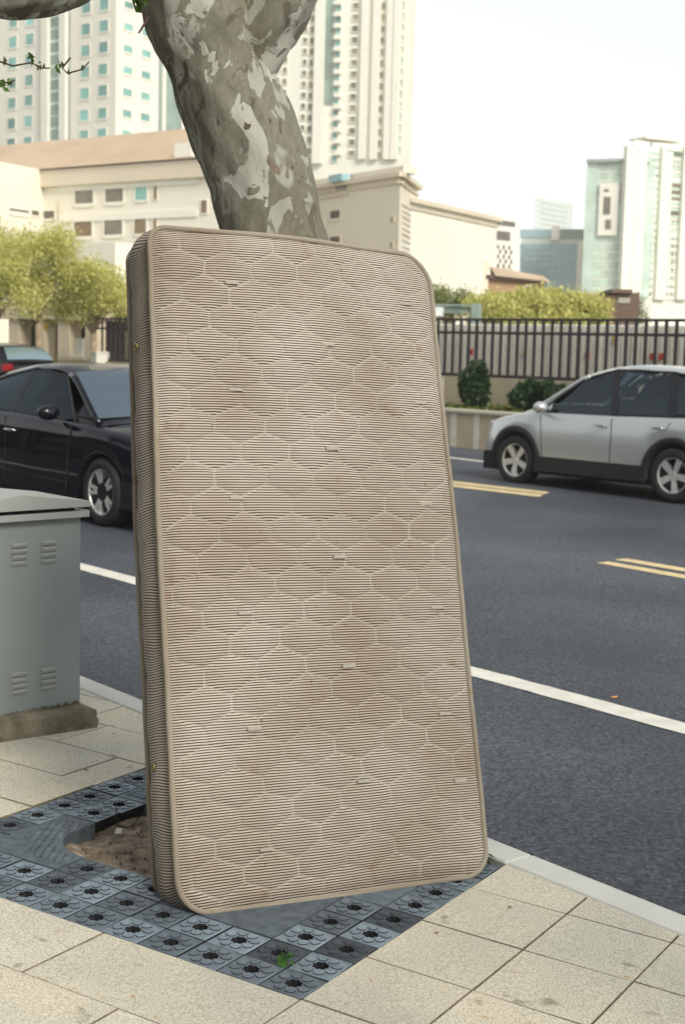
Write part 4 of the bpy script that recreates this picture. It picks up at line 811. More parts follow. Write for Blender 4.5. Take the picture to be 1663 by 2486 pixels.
# ribbed pale hoarding behind the fence
t = thing('hoarding', 'pale grey ribbed sheet hoarding close behind the black fence', 'hoarding', TN(20, 22, .4))
hp = MB(); hp.box((-.043, -.03, 0), (.043, .03, 1.78), ch=.012); HP = hp.mesh('sheet_rib', 'hoarding')
s = MB(); TNb(s, 9, 33.5, 21.93, 21.97, .2, 1.9); part(s, 'backing', 'hoarding_base', t)
for k in range(int(24/.1075)): obj('sheet_rib', HP, t, Matrix.Translation(Vector(TN(9.2+k*.1075, 21.9, .38))-t.location) @ Rz)
mat('poster_red', (.50, .06, .03), .7); mat('poster_amber', (.55, .33, .06), .7)
for k, (u, v, m_, lab) in enumerate(((1145, 854, 'poster_red', 'small red sticker on the hoarding, above the round bush'), (1427, 862, 'poster_red', 'small orange red sticker on the hoarding above the silver car'), (1585, 866, 'poster_red', 'small red sticker on the hoarding, over the car roof'), (1275, 858, 'poster_amber', 'small amber sticker on the hoarding'), (1494, 824, 'poster_amber', 'small yellow sticker high on the hoarding'), (1606, 866, 'poster_red', 'tiny red sticker on the hoarding, next to its twin'))):
    d = ray(u, v); nrm = UN; tq = (21.855-CAMP @ nrm)/(d @ nrm); p = CAMP+d*tq; s = MB(); c_ = np.array(p)
    for (a, b_) in ((0, 0),): s.box((-.05, -.006, -.06), (.05, .006, .06), lambda q: c_+UT*q[0]+UN*q[1]+np.array([0, 0, q[2]]))
    tag(s.build('sticker', m_), lab, 'sticker')

# ------------------------------------------------------------------ plants in the planter
leafmat('bush_leaf', (.018, .05, .018), (.06, .12, .04)); leafmat('grass_leaf', (.07, .12, .02), (.24, .26, .06)); leafmat('spring_leaf', (.44, .46, .12), (.84, .80, .32)); leafmat('olive_leaf', (.14, .19, .05), (.32, .34, .10))
mat('wood', (.16, .12, .08), .9, .3, 8); mat('pale_wood', (.34, .27, .18), .9, .25, 8)
def bush(u, v, n_, r, h, count, label, size=.075, m='bush_leaf', stem=True, zb=.40):
    d = ray(u, v); tq = n_/(d @ UN) if abs(d @ UN) > 1e-6 else 1; p = CAMP+d*((n_-CAMP @ UN)/(d @ UN)); b0 = np.array([p[0], p[1], zb]); t = thing('shrub', label, 'shrub', b0)
    bl = [(rng.normal()*r*.35, rng.normal()*r*.3, h*(.35+.5*rng.random()), r*(.45+.3*rng.random()), r*.6, h*(.2+.15*rng.random())) for _ in range(7)]
    obj('foliage', leaf_mesh('foliage', crown_pts(bl, count), size, m), t); s = MB()
    for k in range(4): a = k*1.6; s.tube([(0, 0, 0), (.06*math.cos(a), .06*math.sin(a), h*.35), (.22*r*math.cos(a), .22*r*math.sin(a), h*.75)], [.02, .014, .006], 6)
    s.build('stem', 'wood', t); return t
bush(1154, 930, 20.15, .28, 1.02, 2600, 'upright round dark green shrub in the planter, farthest from the silver car', zb=.42)
bush(1284, 950, 20.2, .30, .72, 2300, 'broad dark green shrub in the planter beside the bonnet')
bush(1345, 950, 20.3, .26, .66, 1800, 'low dark green shrub in the planter half hidden by the bonnet')
bush(1640, 950, 20.3, .3, .7, 1500, 'dark green shrub in the planter hidden behind the car windows')
pts = []
for _ in range(9000): t_ = 9+26*rng.random(); n_ = 19.6+1.25*rng.random(); q = TN(t_, n_, .43+.14*rng.random()**2); pts.append(q)
gm = leaf_mesh('planter_grass', pts, .10, 'grass_leaf'); tag(obj('planter_grass', gm), 'yellow green grass and groundcover in the planter bed', 'grass', kind='stuff')
bush(268, 862, 20.0, .52, .85, 3800, 'dense green shrub in front of the dark end of the fence', size=.09, zb=.05)

# ------------------------------------------------------------------ buildings beyond
mat('cream_wall', (.80, .76, .64), .85, .04, .05); mat('white_wall', (.82, .79, .69), .85, .04, .05); mat('beige_wall', (.74, .68, .55), .85, .05, .08); mat('tan_roof', (.50, .38, .26), .85, .10, .3); mat('cornice', (.66, .58, .45), .85, .05, .3)
mat('teal_pane', (.20, .42, .38), .12, .3, .3, spec=.6, rand=.35); mat('grey_pane', (.17, .15, .12), .2, .2, 1, spec=.5, rand=.3); mat('brown_pane', (.24, .17, .10), .3, .2, 1, rand=.2); mat('teal_strip', (.24, .32, .27), .15, .25, .4, spec=.6); mat('green_glass', (.55, .67, .58), .2, .2, .3, spec=.5, rand=.1)
mat('blue_glass', (.30, .42, .45), .15, .12, .12, spec=.6, rand=.12); mat('grey_wall', (.40, .38, .32), .85, .08, .2); mat('far_wall', (.62, .68, .65), .8, .04, .1); mat('brick_wall', (.46, .28, .17), .85, .1, .3); mat('dark_brown_wall', (.15, .10, .075), .85, .1, .5); mat('tower_white', (.83, .82, .72), .85, .04, .1); mat('olive_pane', (.24, .22, .14), .3, .2, .5, rand=.4); mat('frame_white', (.82, .80, .70), .7, .03, 1); mat('mullion', (.30, .36, .32), .5, .1, 1); mat('awning_blue', (.30, .48, .52), .5, .1, 1)
class Fac:
    def __init__(s, u0, Y0, u1, Y1):
        a, b_ = pix(u0, 845, Y0), pix(u1, 845, Y1); s.a = np.array([a[0], a[1], 0]); s.b = np.array([b_[0], b_[1], 0]); s.d = s.b-s.a; s.len = np.linalg.norm(s.d); s.d /= s.len; s.n = np.array([-s.d[1], s.d[0], 0]); s.n *= -np.sign(s.n @ (s.a+s.b))   # outward, towards the camera
    def bk(s, d): m_ = s.a+s.b; m_ = m_/np.linalg.norm(m_); return m_*d
    def hit(s, u, v):
        q = ray(u, v); t_ = ((s.a-CAMP) @ s.n)/(q @ s.n); p = CAMP+q*t_; return (p-s.a) @ s.d, p[2]
    def box(s, mb, s0, s1, z0, z1, o0, o1): return mb.box((s0, o0, z0), (s1, o1, z1), lambda p: s.a+s.d*p[0]+s.n*p[1]+np.array([0, 0, p[2]]))
    def rect(s, u0, v0, u1, v1):
        a, b_ = s.hit(u0, v0), s.hit(u1, v1); return min(a[0], b_[0]), max(a[0], b_[0]), min(a[1], b_[1]), max(a[1], b_[1])
    def put(s, name, m, parent, u0, v0, u1, v1, o0=-.05, o1=.06):
        x0_, x1_, z0, z1 = s.rect(u0, v0, u1, v1); mb = MB(); s.box(mb, x0_, x1_, z0, z1, o0, o1); return part(mb, name, m, parent)
    def window(s, parent, uc, vc, wu, hv, pane, frame='white_wall', depth=.06):
        x0_, x1_, z0, z1 = s.rect(uc-wu/2, vc-hv/2, uc+wu/2, vc+hv/2); fw_ = (x1_-x0_)*.09; mb = MB()
        for b_ in ((x0_-fw_, x0_, z0-fw_, z1+fw_), (x1_, x1_+fw_, z0-fw_, z1+fw_), (x0_, x1_, z1, z1+fw_), (x0_, x1_, z0-fw_*1.6, z0)): s.box(mb, *b_, -.02, depth)
        w_ = part(mb, 'window', frame, parent); mb = MB(); s.box(mb, x0_, x1_, z0, z1, -.02, .03); L_ = np.array(parent.location); mb.v = [tuple(np.array(v)-L_) for v in mb.v]; o = mb.build('pane', pane); o.parent = w_; return w_
def footprint(mb, poly, z0, z1): mb.prism([(p[0], p[1]) for p in poly], z0, z1)
def ztop(F, u, v): return F.hit(u, v)[1]

# left tower with teal windows
FL = Fac(-60, 153.4, 276, 140); FR2 = Fac(276, 140, 460, 151)
t = thing('office_tower', 'pale office tower with small square teal windows behind the tan roofed block', 'building', FL.b)
mb = MB(); bk_ = FL.a+(FR2.b-FL.b); footprint(mb, [FL.a, FL.b, FR2.b, bk_], -1, 78); part(mb, 'wall', 'white_wall', t)
Z3 = lambda x, y: (x/3.564, y/3.564)
rows735 = [-120, 65, 255, 440, 625, 810, 1000, 1175, 1360]; rows890 = [-150, 40, 225, 410, 600, 785, 980, 1160, 1345]
for x, rows, F in ((735, rows735, FL), (890, rows890, FL), (105, [15, 190, 365, 545, 720, 895, 1070, 1245], FL), (250, [-5, 170, 340, 515, 695, 870, 1050, 1230], FL), (1100, [-140, 45, 235, 425, 610, 800, 985, 1165], FR2), (1258, [-90, 98, 285, 465, 650, 835, 1015, 1200], FR2)):
    for k, y in enumerate(rows):
        xx = x-.018*(y-600); u, v = Z3(xx, y); F.window(t, u, v, (74 if x > 300 else 66)/3.564, 80/3.564, 'teal_pane')
for (x0_, x1_, m_, o1) in ((362, 384, 'mullion', .10), (384, 436, 'frame_white', .5), (436, 540, 'teal_strip', .08), (540, 592, 'frame_white', .5), (592, 606, 'mullion', .12)): FL.put('facade_strip', m_, t, *Z3(x0_, -200), *Z3(x1_, 1290), o1=o1)
for k in range(13): u0, v0 = Z3(438, -80+k*108); u1, v1 = Z3(538, -72+k*108); FL.put('spandrel', 'green_glass', t, u0, v0, u1, v1, o1=.13)
FR2.put('facade_strip', 'mullion', t, *Z3(1372, 420), *Z3(1392, 1300), o1=.1); FR2.put('facade_strip', 'teal_strip', t, *Z3(1440, 420), *Z3(1560, 1300), o1=.1)

# tan-roofed block, two wings
FA = Fac(105, 82, 600, 73.3); FB_ = Fac(-120, 75, 105, 82)
t = thing('tan_roof_block', 'low cream block with a tan hipped roof behind the tree', 'building', FA.a)
zA = ztop(FA, 105, 414); mb = MB(); back = np.array([-1.6, 14.0, 0]); footprint(mb, [FA.a, FA.b, FA.b+back, FA.a+back], -1, zA); part(mb, 'wall', 'cream_wall', t)
mb = MB(); footprint(mb, [FB_.a, FB_.b, FB_.b+FB_.n*-10, FB_.a+FB_.n*-10], -1, ztop(FB_, 40, 400)); part(mb, 'wing_wall', 'cream_wall', t)
zr_ = zA+2.5; rb = np.array([-.8, 6.2, 0]); mb = MB(); ov = FA.n*.45
q = [FA.a+ov+np.array([0, 0, zA+.02]), FA.b+ov+np.array([0, 0, zA+.02]), FA.b+rb+np.array([0, 0, zr_]), FA.a+rb-FA.d*7+np.array([0, 0, zr_]), FA.a+rb*2.3+np.array([0, 0, zA]), FA.b+rb*2.3+np.array([0, 0, zA]), FA.a+ov-FA.d*12+FA.n*3+np.array([0, 0, zA-.2]), FA.a-FA.d*14+rb+np.array([0, 0, zr_])]
mb.add(q, [(0, 1, 2, 3), (3, 2, 5, 4), (6, 0, 3, 7)]); part(mb, 'roof', 'tan_roof', t)
FA.put('eaves', 'cornice', t, 105, 416, 599, 424, o1=.3)
FA.put('parapet_box', 'white_wall', t, 432, 350, 474, 381, -1, .3)
for (u0, v0, u1, v1, m_) in ((182, 453, 226, 493, 'grey_pane'), (256, 447, 299, 489, 'grey_pane'), (329, 441, 357, 485, 'teal_pane'), (373, 440, 382, 484, 'brown_pane'), (180, 531, 223, 573, 'brown_pane'), (253, 527, 297, 569, 'grey_pane'), (326, 523, 355, 567, 'brown_pane'), (372, 522, 381, 566, 'brown_pane'), (488, 487, 503, 517, 'brown_pane'), (488, 560, 503, 590, 'brown_pane')):
    FA.window(t, (u0+u1)/2, (v0+v1)/2, u1-u0, v1-v0, m_)
for v0 in (437, 517, 610): FA.put('string_course', 'frame_white', t, 140, v0+6, 480, v0+9, o1=.08)
FA.put('downpipe', 'cornice', t, 96, 415, 104, 560, o1=.25); FA.put('downpipe', 'cornice', t, 145, 480, 149, 560, o1=.15)
for (u0, v0, u1, v1) in ((20, 505, 68, 518), (74, 510, 92, 524), (106, 513, 132, 530)): (FB_ if u1 < 105 else FA).window(t, (u0+u1)/2, (v0+v1)/2, u1-u0, v1-v0, 'grey_pane')

# cream residential tower
T0 = Fac(560, 222, 985, 214)
t = thing('residential_tower', 'tall cream residential tower with columns of small windows behind the trunk', 'building', T0.a)
mb = MB(); footprint(mb, [T0.a, T0.b, T0.b+T0.bk(26), T0.a+T0.bk(26)], -1, 130); part(mb, 'wall', 'tower_white', t)
Z1 = lambda x, y: (640+x/3.92, y/3.92)
for x, w_, h_, ys, m_ in ((150, 34, 50, range(-80, 900, 106), 'olive_pane'), (215, 40, 52, range(-70, 900, 106), 'olive_pane'), (400, 36, 48, range(-30, 1560, 104), 'olive_pane'), (465, 40, 58, range(-30, 1560, 105), 'olive_pane'), (580, 40, 52, range(1078, 1600, 105), 'olive_pane'),
                       (712, 50, 52, range(-26, 1560, 110), 'teal_pane'), (872, 54, 54, range(-48, 1560, 108), 'olive_pane'), (1132, 34, 62, range(-48, 1500, 109), 'olive_pane'), (1318, 48, 56, range(-60, 1440, 106), 'green_glass')):
    for y in ys: xx = x-.03*(y-300); u, v = Z1(xx, y); T0.window(t, u, v, w_/3.92, h_/3.92, m_, depth=.2)
T0.put('pilaster', 'frame_white', t, *Z1(510, -60), *Z1(560, 1560), o1=.9); T0.put('glazed_strip', 'teal_strip', t, *Z1(592, -60), *Z1(672, 1000), o1=.1)
for x in (950, 1060, 1190, 1250): T0.put('pilaster', 'frame_white', t, *Z1(x, -60), *Z1(x+26, 1520), o1=.7)
for k in range(14): T0.put('balcony', 'frame_white', t, *Z1(680, 20+k*110), *Z1(742, 50+k*110), o1=.8)

# beige corner building and its lower wing
B0 = Fac(690, 95, 960, 84); B1 = Fac(960, 84, 1002, 90.5); B2 = Fac(985, 88, 1196, 99.5)
t = thing('beige_hall', 'windowless beige hall with cornice and a lower side wing', 'building', B0.b)
z0_ = ztop(B0, 960, 424); mb = MB(); footprint(mb, [B0.a, B0.b, B1.b, B1.b+B1.bk(10), B0.a+B0.bk(10)], -1, z0_); part(mb, 'wall', 'beige_wall', t)
z2 = ztop(B2, 1100, 508); mb = MB(); footprint(mb, [B2.a, B2.b, B2.b+B2.n*-14, B2.a+B2.n*-6], -1, z2); part(mb, 'wing_wall', 'cream_wall', t)
for F, u0, v0, u1, v1, zz0 in ((B0, 700, 0, 962, 0, z0_), (B1, 958, 0, 1004, 0, z0_), (B2, 984, 0, 1198, 0, z2)):
    for dz0, dz1, o_ in ((-.55, -.45, .10), (-.18, .10, .30)): mb = MB(); F.box(mb, -.3 if F is not B0 else 0, F.len+.3, zz0+dz0, zz0+dz1, -.1, o_); part(mb, 'cornice', 'cornice', t)
mb = MB(); B0.box(mb, 0, B0.len, z0_+.10, z0_+.5, -1.2, -.2); part(mb, 'parapet', 'beige_wall', t)
for (u0, v0, u1, v1, m_) in ((803, 513, 826, 529, 'dark_brown_wall'), (802, 576, 826, 590, 'dark_brown_wall'), (816, 440, 846, 460, 'grey_pane'), (950, 527, 957, 539, 'olive_pane'), (948, 588, 955, 601, 'olive_pane')): B0.window(t, (u0+u1)/2, (v0+v1)/2, u1-u0, v1-v0, m_, frame='beige_wall')
B0.put('awning', 'awning_blue', t, 818, 428, 849, 440, o1=.6); B0.put('string_course', 'cornice', t, 780, 469, 846, 474, o1=.1)
for k in range(9): B1.put('stair_window', ('blue_glass', 'green_glass', 'grey_pane')[k % 3], t, 976, 497+k*14, 997, 509+k*14, o1=.06)
B2.put('downpipe', 'beige_wall', t, 1176, 632, 1181, 740, o1=.15)

# grey office with dashes, glass office, faint block
G = Fac(1190, 150, 1252, 153); t = thing('grey_office', 'small grey office with two dark window bands and slit windows', 'building', G.a)
mb = MB(); footprint(mb, [G.a, G.b, G.b+G.bk(15), G.a+G.bk(15)], -1, ztop(G, 1220, 529)); part(mb, 'wall', 'white_wall', t)
G.put('window_band', 'grey_pane', t, 1194, 532, 1250, 551, o1=.06); G.put('window_band', 'grey_pane', t, 1194, 558, 1238, 585, o1=.06)
for r in range(6):
    for c in range(4): u = 1196+c*13.5+(r % 2)*5; v = 598+r*11.5+c*1.2; G.put('slit_window', 'grey_pane', t, u-2.4, v-5.5, u+2.4, v+5.0, o1=.05)
GB = Fac(1256, 200, 1440, 198); t = thing('glass_office', 'blue grey glass office block in the hazy distance', 'building', GB.a)
mb = MB(); footprint(mb, [GB.a, GB.b, GB.b+GB.bk(30), GB.a+GB.bk(30)], -1, ztop(GB, 1300, 556)); part(mb, 'wall', 'far_wall', t)
for c in range(14):
    for r in range(8): u0 = 1263+c*10.2; v0 = 592+r*15; GB.put('glass_panel', 'blue_glass', t, u0, v0, u0+9.2, v0+13.6, o1=.08)
GB.put('glass_band', 'blue_glass', t, 1260, 557, 1340, 578, o1=.1); GB.put('glass_band', 'mullion', t, 1362, 556, 1424, 580, o1=.1); GB.put('corner_pier', 'white_wall', t, 1341, 548, 1358, 584, o1=.5); GB.put('corner_pier', 'white_wall', t, 1404, 586, 1421, 730, o1=.5)
FF = Fac(1297, 520, 1378, 540); t = thing('distant_tower', 'faint flat topped tower fading into the haze', 'building', FF.a)
mb = MB(); footprint(mb, [FF.a, FF.b, FF.b+FF.bk(60), FF.a+FF.bk(60)], -1, ztop(FF, 1330, 482)); part(mb, 'wall', 'far_wall', t)
for k in range(9): FF.put('window_band', 'far_wall', t, 1299, 489+k*13, 1376, 495+k*13, o1=.2)
# brick hall
BH = Fac(1180, 68, 1316, 72); t = thing('brick_hall', 'low reddish brick hall with a sloping roof behind the hedge', 'building', BH.a)
mb = MB(); footprint(mb, [BH.a, BH.b, BH.b+BH.bk(8), BH.a+BH.bk(8)], -1, ztop(BH, 1250, 676)); part(mb, 'wall', 'brick_wall', t)
zz0 = ztop(BH, 1250, 676); mb = MB(); u_ = np.array([0, 0, 1.0]); mb.add([BH.a+BH.n*.4+u_*zz0, BH.b+BH.n*.4+u_*(zz0-.05), BH.b+BH.bk(3)+u_*(zz0+.42), BH.a+BH.bk(3)+u_*(zz0+.62), BH.a+BH.bk(8)+u_*zz0, BH.b+BH.bk(8)+u_*zz0], [(0, 1, 2, 3), (3, 2, 5, 4)]); part(mb, 'roof', 'tan_roof', t)
BH.put('eaves', 'dark_brown_wall', t, 1182, 677, 1315, 681, o1=.25); BH.window(t, 1279, 698, 9, 7, 'grey_pane')
# right-hand towers
R0 = Fac(1426, 181.5, 1520, 180); R1 = Fac(1517, 180, 1800, 188); t = thing('stepped_tower', 'pair of pale green glazed residential towers with stepped tops', 'building', R0.a)
Z2 = lambda x, y: (1400+x/5.452, 310+y/5.452)
mb = MB(); footprint(mb, [R0.a, R0.b, R0.b+R0.bk(18), R0.a+R0.bk(18)], -1, ztop(R0, 1480, 390)); part(mb, 'lower_wall', 'tower_white', t)
mb = MB(); footprint(mb, [R1.a, R1.b, R1.b+R1.bk(20), R1.a+R1.bk(20)], -1, ztop(R1, 1540, 340)); part(mb, 'upper_wall', 'tower_white', t)
for r in range(16):
    for c in range(5):
        u0, v0 = Z2(150+c*92, 470+r*118); 
        if 2 <= c <= 3 and 2 < r < 8: continue
        R0.put('glass_panel', 'green_glass', t, u0, v0, u0+15, v0+18, o1=.06)
R0.put('white_frame', 'frame_white', t, *Z2(320, 740), *Z2(545, 1430), o1=.5)
for (a, b_, c, d) in ((375, 820, 440, 850), (375, 920, 455, 1150), (395, 1220, 465, 1345)): R0.put('dark_window', 'grey_pane', t, *Z2(a, b_), *Z2(c, d), .4, .58)
R0.put('corner_strip', 'green_glass', t, *Z2(140, 540), *Z2(205, 2250), o1=.15); R0.put('roof_band', 'mullion', t, *Z2(145, 425), *Z2(635, 460), o1=.6)
for x0_, x1_ in ((690, 745), (840, 960)): R1.put('glazed_strip', 'green_glass', t, *Z2(x0_, 450), *Z2(x1_, 2260), o1=.08)
R1.put('roof_band', 'mullion', t, *Z2(1170, 300), *Z2(1390, 350), o1=.6); R1.put('roof_band', 'green_glass', t, *Z2(825, 430), *Z2(960, 465), o1=.5); R1.put('roof_block', 'tower_white', t, *Z2(960, 105), *Z2(1450, 180), -4, -.5)
for (x, y, w_, h_) in ((760, 255, 30, 60), (990, 220, 45, 60)): R1.window(t, *Z2(x, y), w_/5.452, h_/5.452, 'blue_glass')
for y0, y1, m_ in ((735, 965, 'brown_pane'), (1050, 1170, 'olive_pane')): R1.put('bay_window', m_, t, *Z2(1210, y0), *Z2(1365, y1), o1=.06)
for x in (800, 1000, 1070, 1150, 1220, 1290, 1350, 1440):
    for y in list(range(520, 720, 105))+list(range(1250, 2250, 106)): R1.window(t, *Z2(x-.02*(y-700), y), 6.5, 9, 'olive_pane')
for k in range(22): R1.put('floor_band', 'green_glass', t, *Z2(820, 330+k*92), *Z2(1430, 344+k*92), o1=.10)
for x in (640, 770, 1110, 1400): R1.put('pilaster', 'frame_white', t, *Z2(x, 250), *Z2(x+40, 2280), o1=.6)
# brown gatehouse and pink wall beyond the fence
W = Fac(1488, 48, 1548, 48); t = thing('brown_gatehouse', 'small dark brown gatehouse beyond the fence', 'building', W.a); mb = MB(); footprint(mb, [W.a, W.b, W.b+W.bk(2), W.a+W.bk(2)], .2, ztop(W, 1515, 710)); part(mb, 'wall', 'dark_brown_wall', t); mb = MB(); W.box(mb, -.15, W.len*.65, ztop(W, 1515, 712), ztop(W, 1515, 703), -2.1, .2); part(mb, 'roof', 'dark_brown_wall', t); W.put('sign_panel', 'grey_wall', t, 1502, 722, 1530, 736, o1=.04)
W = Fac(1400, 56, 1500, 55); t = thing('pink_wall', 'low reddish garden wall behind the yellow hedge', 'wall', W.a); mb = MB(); footprint(mb, [W.a, W.b, W.b+W.n*-.4, W.a+W.n*-.4], .2, ztop(W, 1450, 712)); part(mb, 'wall', 'brick_wall', t); mb = MB(); W.box(mb, -.1, W.len+.1, ztop(W, 1450, 716), ztop(W, 1450, 711), -.5, .1); part(mb, 'coping', 'cornice', t)
# steel gantry behind the fence
W = Fac(1040, 33, 1168, 32.6); t = thing('steel_gantry', 'grey green steel gantry frame rising above the fence', 'gantry', W.a); mat('gantry_paint', (.26, .33, .29), .6, .1, 3); mat('lamp_white', (.85, .9, .92), .3)
W.put('beam', 'gantry_paint', t, 1042, 738, 1164, 744, -.1, .1); W.put('beam', 'gantry_paint', t, 1042, 756, 1164, 761, -.1, .1); W.put('panel', 'gantry_paint', t, 1046, 745, 1150, 756, -.04, .02); W.put('post', 'gantry_paint', t, 1148, 737, 1163, 850, -.12, .12); W.put('lamp_box', 'lamp_white', t, 1062, 746, 1078, 768, .0, .25)

# ------------------------------------------------------------------ far-side forecourt on the left: columns, posts, low wall
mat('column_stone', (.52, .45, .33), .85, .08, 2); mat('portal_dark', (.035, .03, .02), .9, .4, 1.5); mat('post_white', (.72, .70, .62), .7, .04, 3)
W = Fac(-40, 46, 236, 43); t = thing('colonnade', 'stone colonnade with dark openings under the yellow green trees', 'colonnade', W.a)
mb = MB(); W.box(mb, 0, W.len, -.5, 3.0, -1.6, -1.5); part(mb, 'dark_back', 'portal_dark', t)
for (u0, u1) in ((20, 33), (34, 45), (88, 106), (139, 153), (154, 167), (206, 229)): W.put('column', 'column_stone', t, u0, 772, u1, 895, -.5, 0)
W.put('lintel', 'column_stone', t, -40, 748, 236, 776, -.7, .1); 
mb = MB(); W.box(mb, 0, W.len, -.5, .10, -1.5, .5); part(mb, 'plinth', 'column_stone', t)
mb = MB(); W.box(mb, 0, W.len, 2.6, 4.6, -1.8, -.72); part(mb, 'upper_wall', 'cream_wall', t)
W2 = Fac(140, 40.5, 230, 38.6); t = thing('low_wall', 'low pale stone wall by the far forecourt', 'wall', W2.a); W2.put('wall', 'column_stone', t, 140, 872, 228, 900, -.3, 0); W2.put('coping', 'planter_cap', t, 139, 864, 229, 872, -.35, .05)
t = thing('white_post', 'squat white gate post at the end of the low wall', 'post', W2.b); W2.put('post', 'post_white', t, 227, 856, 241, 900, -.3, .1); W2.put('post_cap', 'post_white', t, 226, 853, 242, 857, -.33, .13)
W3 = Fac(178, 41, 200, 41); t = thing('white_sign_box', 'upright plain white box on the forecourt', 'sign', W3.a); W3.put('box', 'post_white', t, 178, 821, 200, 872, -.3, 0); W3.put('base', 'column_stone', t, 176, 868, 202, 876, -.35, .05)
mat('tape_yellow', (.75, .48, .05), .7); W4 = Fac(100, 41.5, 120, 41.5); t = thing('yellow_notice', 'small yellow notice hung between the columns', 'notice', W4.a); W4.put('board', 'tape_yellow', t, 105, 784, 113, 801, -.02, .02); W4.put('pole', 'column_stone', t, 117, 795, 127, 890, -.08, -.02)
s = MB(); vs = [tuple(TN(t_, n_, .02)) for t_, n_ in ((25, 19.58), (75, 19.58), (75, 34), (25, 34))]; s.add(vs, [(0, 1, 2, 3)]); mat('forecourt', (.42, .38, .30), .9, .1, .5); tag(s.build('forecourt', 'forecourt'), 'pale forecourt paving across the road', 'forecourt', kind='structure')

# ------------------------------------------------------------------ trees beyond the road
def tree2(u, v0, v1, Y, wpx, leaves, label, m, size=.062, trunkm='pale_wood', zb=0.0, gappy=1.0, group=None):
    top, bot = pix(u, v0, Y), pix(u, v1, Y); b0 = np.array([top[0], top[1], zb]); t = thing('tree', label, 'tree', b0, group); h0, h1 = bot[2]-zb, top[2]-zb; R_ = wpx*Y/F_PX/2
    limbs = []; s = MB(); s.tube([(0, 0, 0), (.03, .02, h0*.5), (.0, .05, h0)], [.11, .095, .085], 10); s.build('trunk', trunkm, t, smooth=True)
    bl = []
    for k in range(34):
        a = 2.4*k+rng.random(); rr = R_*(.15+.8*rng.random()); z = h0+(h1-h0)*(.12+.74*rng.random()); c = (rr*math.cos(a), rr*math.sin(a)*.8, z); br = R_*(.12+.2*rng.random())*gappy; bl.append((*c, br, br, br*.8))
        if k < 14: s = MB(); s.tube([(0, 0, h0*.8), (c[0]*.4, c[1]*.4, h0+(z-h0)*.5), c], [.05, .03, .012], 6); s.build('limb', trunkm, t, smooth=True)
    cp = crown_pts(bl, leaves); cp += rng.normal(size=cp.shape)*.13; obj('crown', leaf_mesh('crown', cp, size, m), t); return t
tree2(90, 548, 740, 39, 270, 17000, 'leaning yellow green street tree in front of the cream block, pale trunk', 'spring_leaf', zb=.02)
tree2(225, 640, 770, 40, 240, 15000, 'yellow green street tree with a low spreading crown beside the mattress edge', 'spring_leaf', zb=.02)
tree2(-20, 560, 760, 37.5, 240, 13000, 'yellow green street tree farthest from the mattress, near the hatchback', 'spring_leaf', zb=.02)
tree2(1090, 700, 790, 46, 150, 5000, 'olive green tree behind the steel gantry', 'olive_leaf', zb=.4)
for k, (u, v, w_) in enumerate(((1200, 722, 130), (1270, 712, 140), (1345, 708, 140), (1420, 714, 110))):
    tree2(u, v, 800, 44+k*.6, w_, 9000, ('yellow green tree in front of the brick hall, next to the gantry', 'yellow green tree in front of the brick hall end', 'yellow green tree below the glass office', 'yellow green tree beside the reddish garden wall')[k], 'spring_leaf', size=.10, zb=.4)
tree2(1545, 715, 790, 52, 60, 1800, 'small olive tree beside the brown gatehouse', 'olive_leaf', zb=.4)

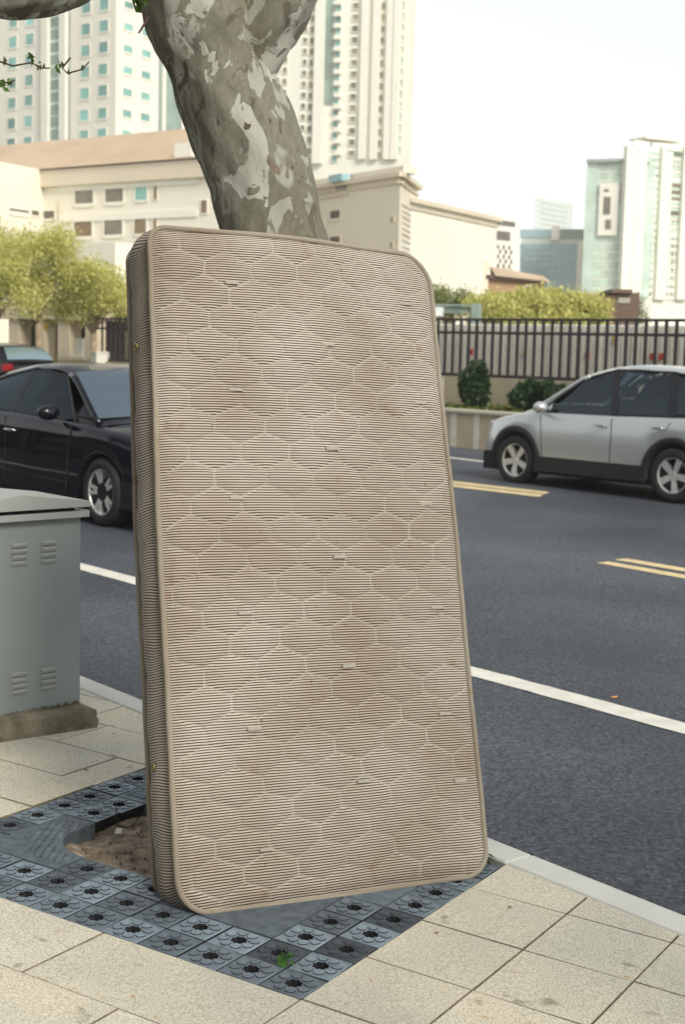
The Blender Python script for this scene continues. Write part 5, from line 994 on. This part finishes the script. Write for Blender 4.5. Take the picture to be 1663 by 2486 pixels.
# ------------------------------------------------------------------ our side, behind the camera: unseen houses and trees added to shade the foreground
mat('added_house_wall', (.09, .07, .055), .9, .12, .3); mat('added_house_pane', (.05, .06, .06), .1, .1, 1, spec=.7)  # dark wall of the added houses, so car reflections come out darker
t = thing('added_house_row', 'unseen plain brown house row added on our side of the street to darken reflections', 'building', TN(0, -9, 0))
s = MB(); TNb(s, -34, 46, -16, -9, -.3, 7.4); part(s, 'wall', 'added_house_wall', t)
for k in range(22):
    for z0 in (.9, 4.2):
        s = MB(); TNb(s, -33+k*3.5, -31.4+k*3.5, -9.02, -8.94, z0, z0+1.8); part(s, 'window', 'added_house_pane', t)
s = MB(); TNb(s, -34.3, 46.3, -16.3, -8.6, 7.4, 7.7); part(s, 'roof', 'tan_roof', t)
leafmat('added_crown_leaf', (.07, .13, .025), (.16, .22, .05))
bl = [(rng.normal()*1.9+.3, rng.normal()*1.6-1.2, 6.6+rng.random()*2.2, 1.2, 1.2, .8) for _ in range(16)]
obj('crown', leaf_mesh('crown', crown_pts(bl, 2200), .14, 'added_crown_leaf'), tree)  # unseen crown overhead, added to shade the foreground
for k, (t_, n_) in enumerate(((-6.2, 2.5), (-13, 2.4), (15.5, 2.4))):  # unseen trees, added to keep sun off the foreground
    b0 = TN(t_, n_); b0[2] = zs(b0[0], b0[1]) if k < 2 else .3
    tr = thing('plane_tree', ('unseen full leafed plane tree added for shade next along the kerb from the mattress tree', 'unseen full leafed plane tree added for shade second along the kerb from the mattress tree', 'unseen full leafed plane tree added for shade up the kerb beyond the cabinet')[k], 'tree', b0)
    s = MB(); C = [np.array(p) for p in ((0, 0, 0), (.05, .02, 1.2), (-.05, .05, 2.6), (.1, 0, 4.2))]; bark_tube(s, C, [.19, .16, .15, .11], 32, .01, k); s.build('trunk', 'bark', tr, smooth=True)
    bl = []
    for q in range(9):
        a_ = 2.4*q; c = np.array([2.0*math.cos(a_)*(.4+.6*rng.random()), 2.0*math.sin(a_)*(.4+.6*rng.random()), 4.6+2.6*rng.random()]); bl.append((*c, 1.3, 1.3, .9)); s = MB(); s.tube([(.05, 0, 3.2), c*.5+np.array([0, 0, 1.8]), c], [.07, .045, .015], 8); s.build('limb', 'bark', tr, smooth=True)
    obj('crown', leaf_mesh('crown', crown_pts(bl, 3500), .15, 'added_crown_leaf'), tr)

# ------------------------------------------------------------------ haze
hz = bpy.data.materials.new('haze'); hz.use_nodes = True; n = hz.node_tree.nodes; n.remove(n['Principled BSDF']); pv = n.new('ShaderNodeVolumePrincipled'); pv.inputs['Color'].default_value = (.93, .94, .90, 1); pv.inputs['Density'].default_value = .0007; pv.inputs['Anisotropy'].default_value = .2
hz.node_tree.links.new(pv.outputs[0], n['Material Output'].inputs['Volume']); MAT['haze'] = hz
s = MB(); s.box((-700, -120, -1.9), (700, 900, 140)); tag(s.build('haze', 'haze'), 'thin pale daylight haze over the city', 'haze', kind='stuff')
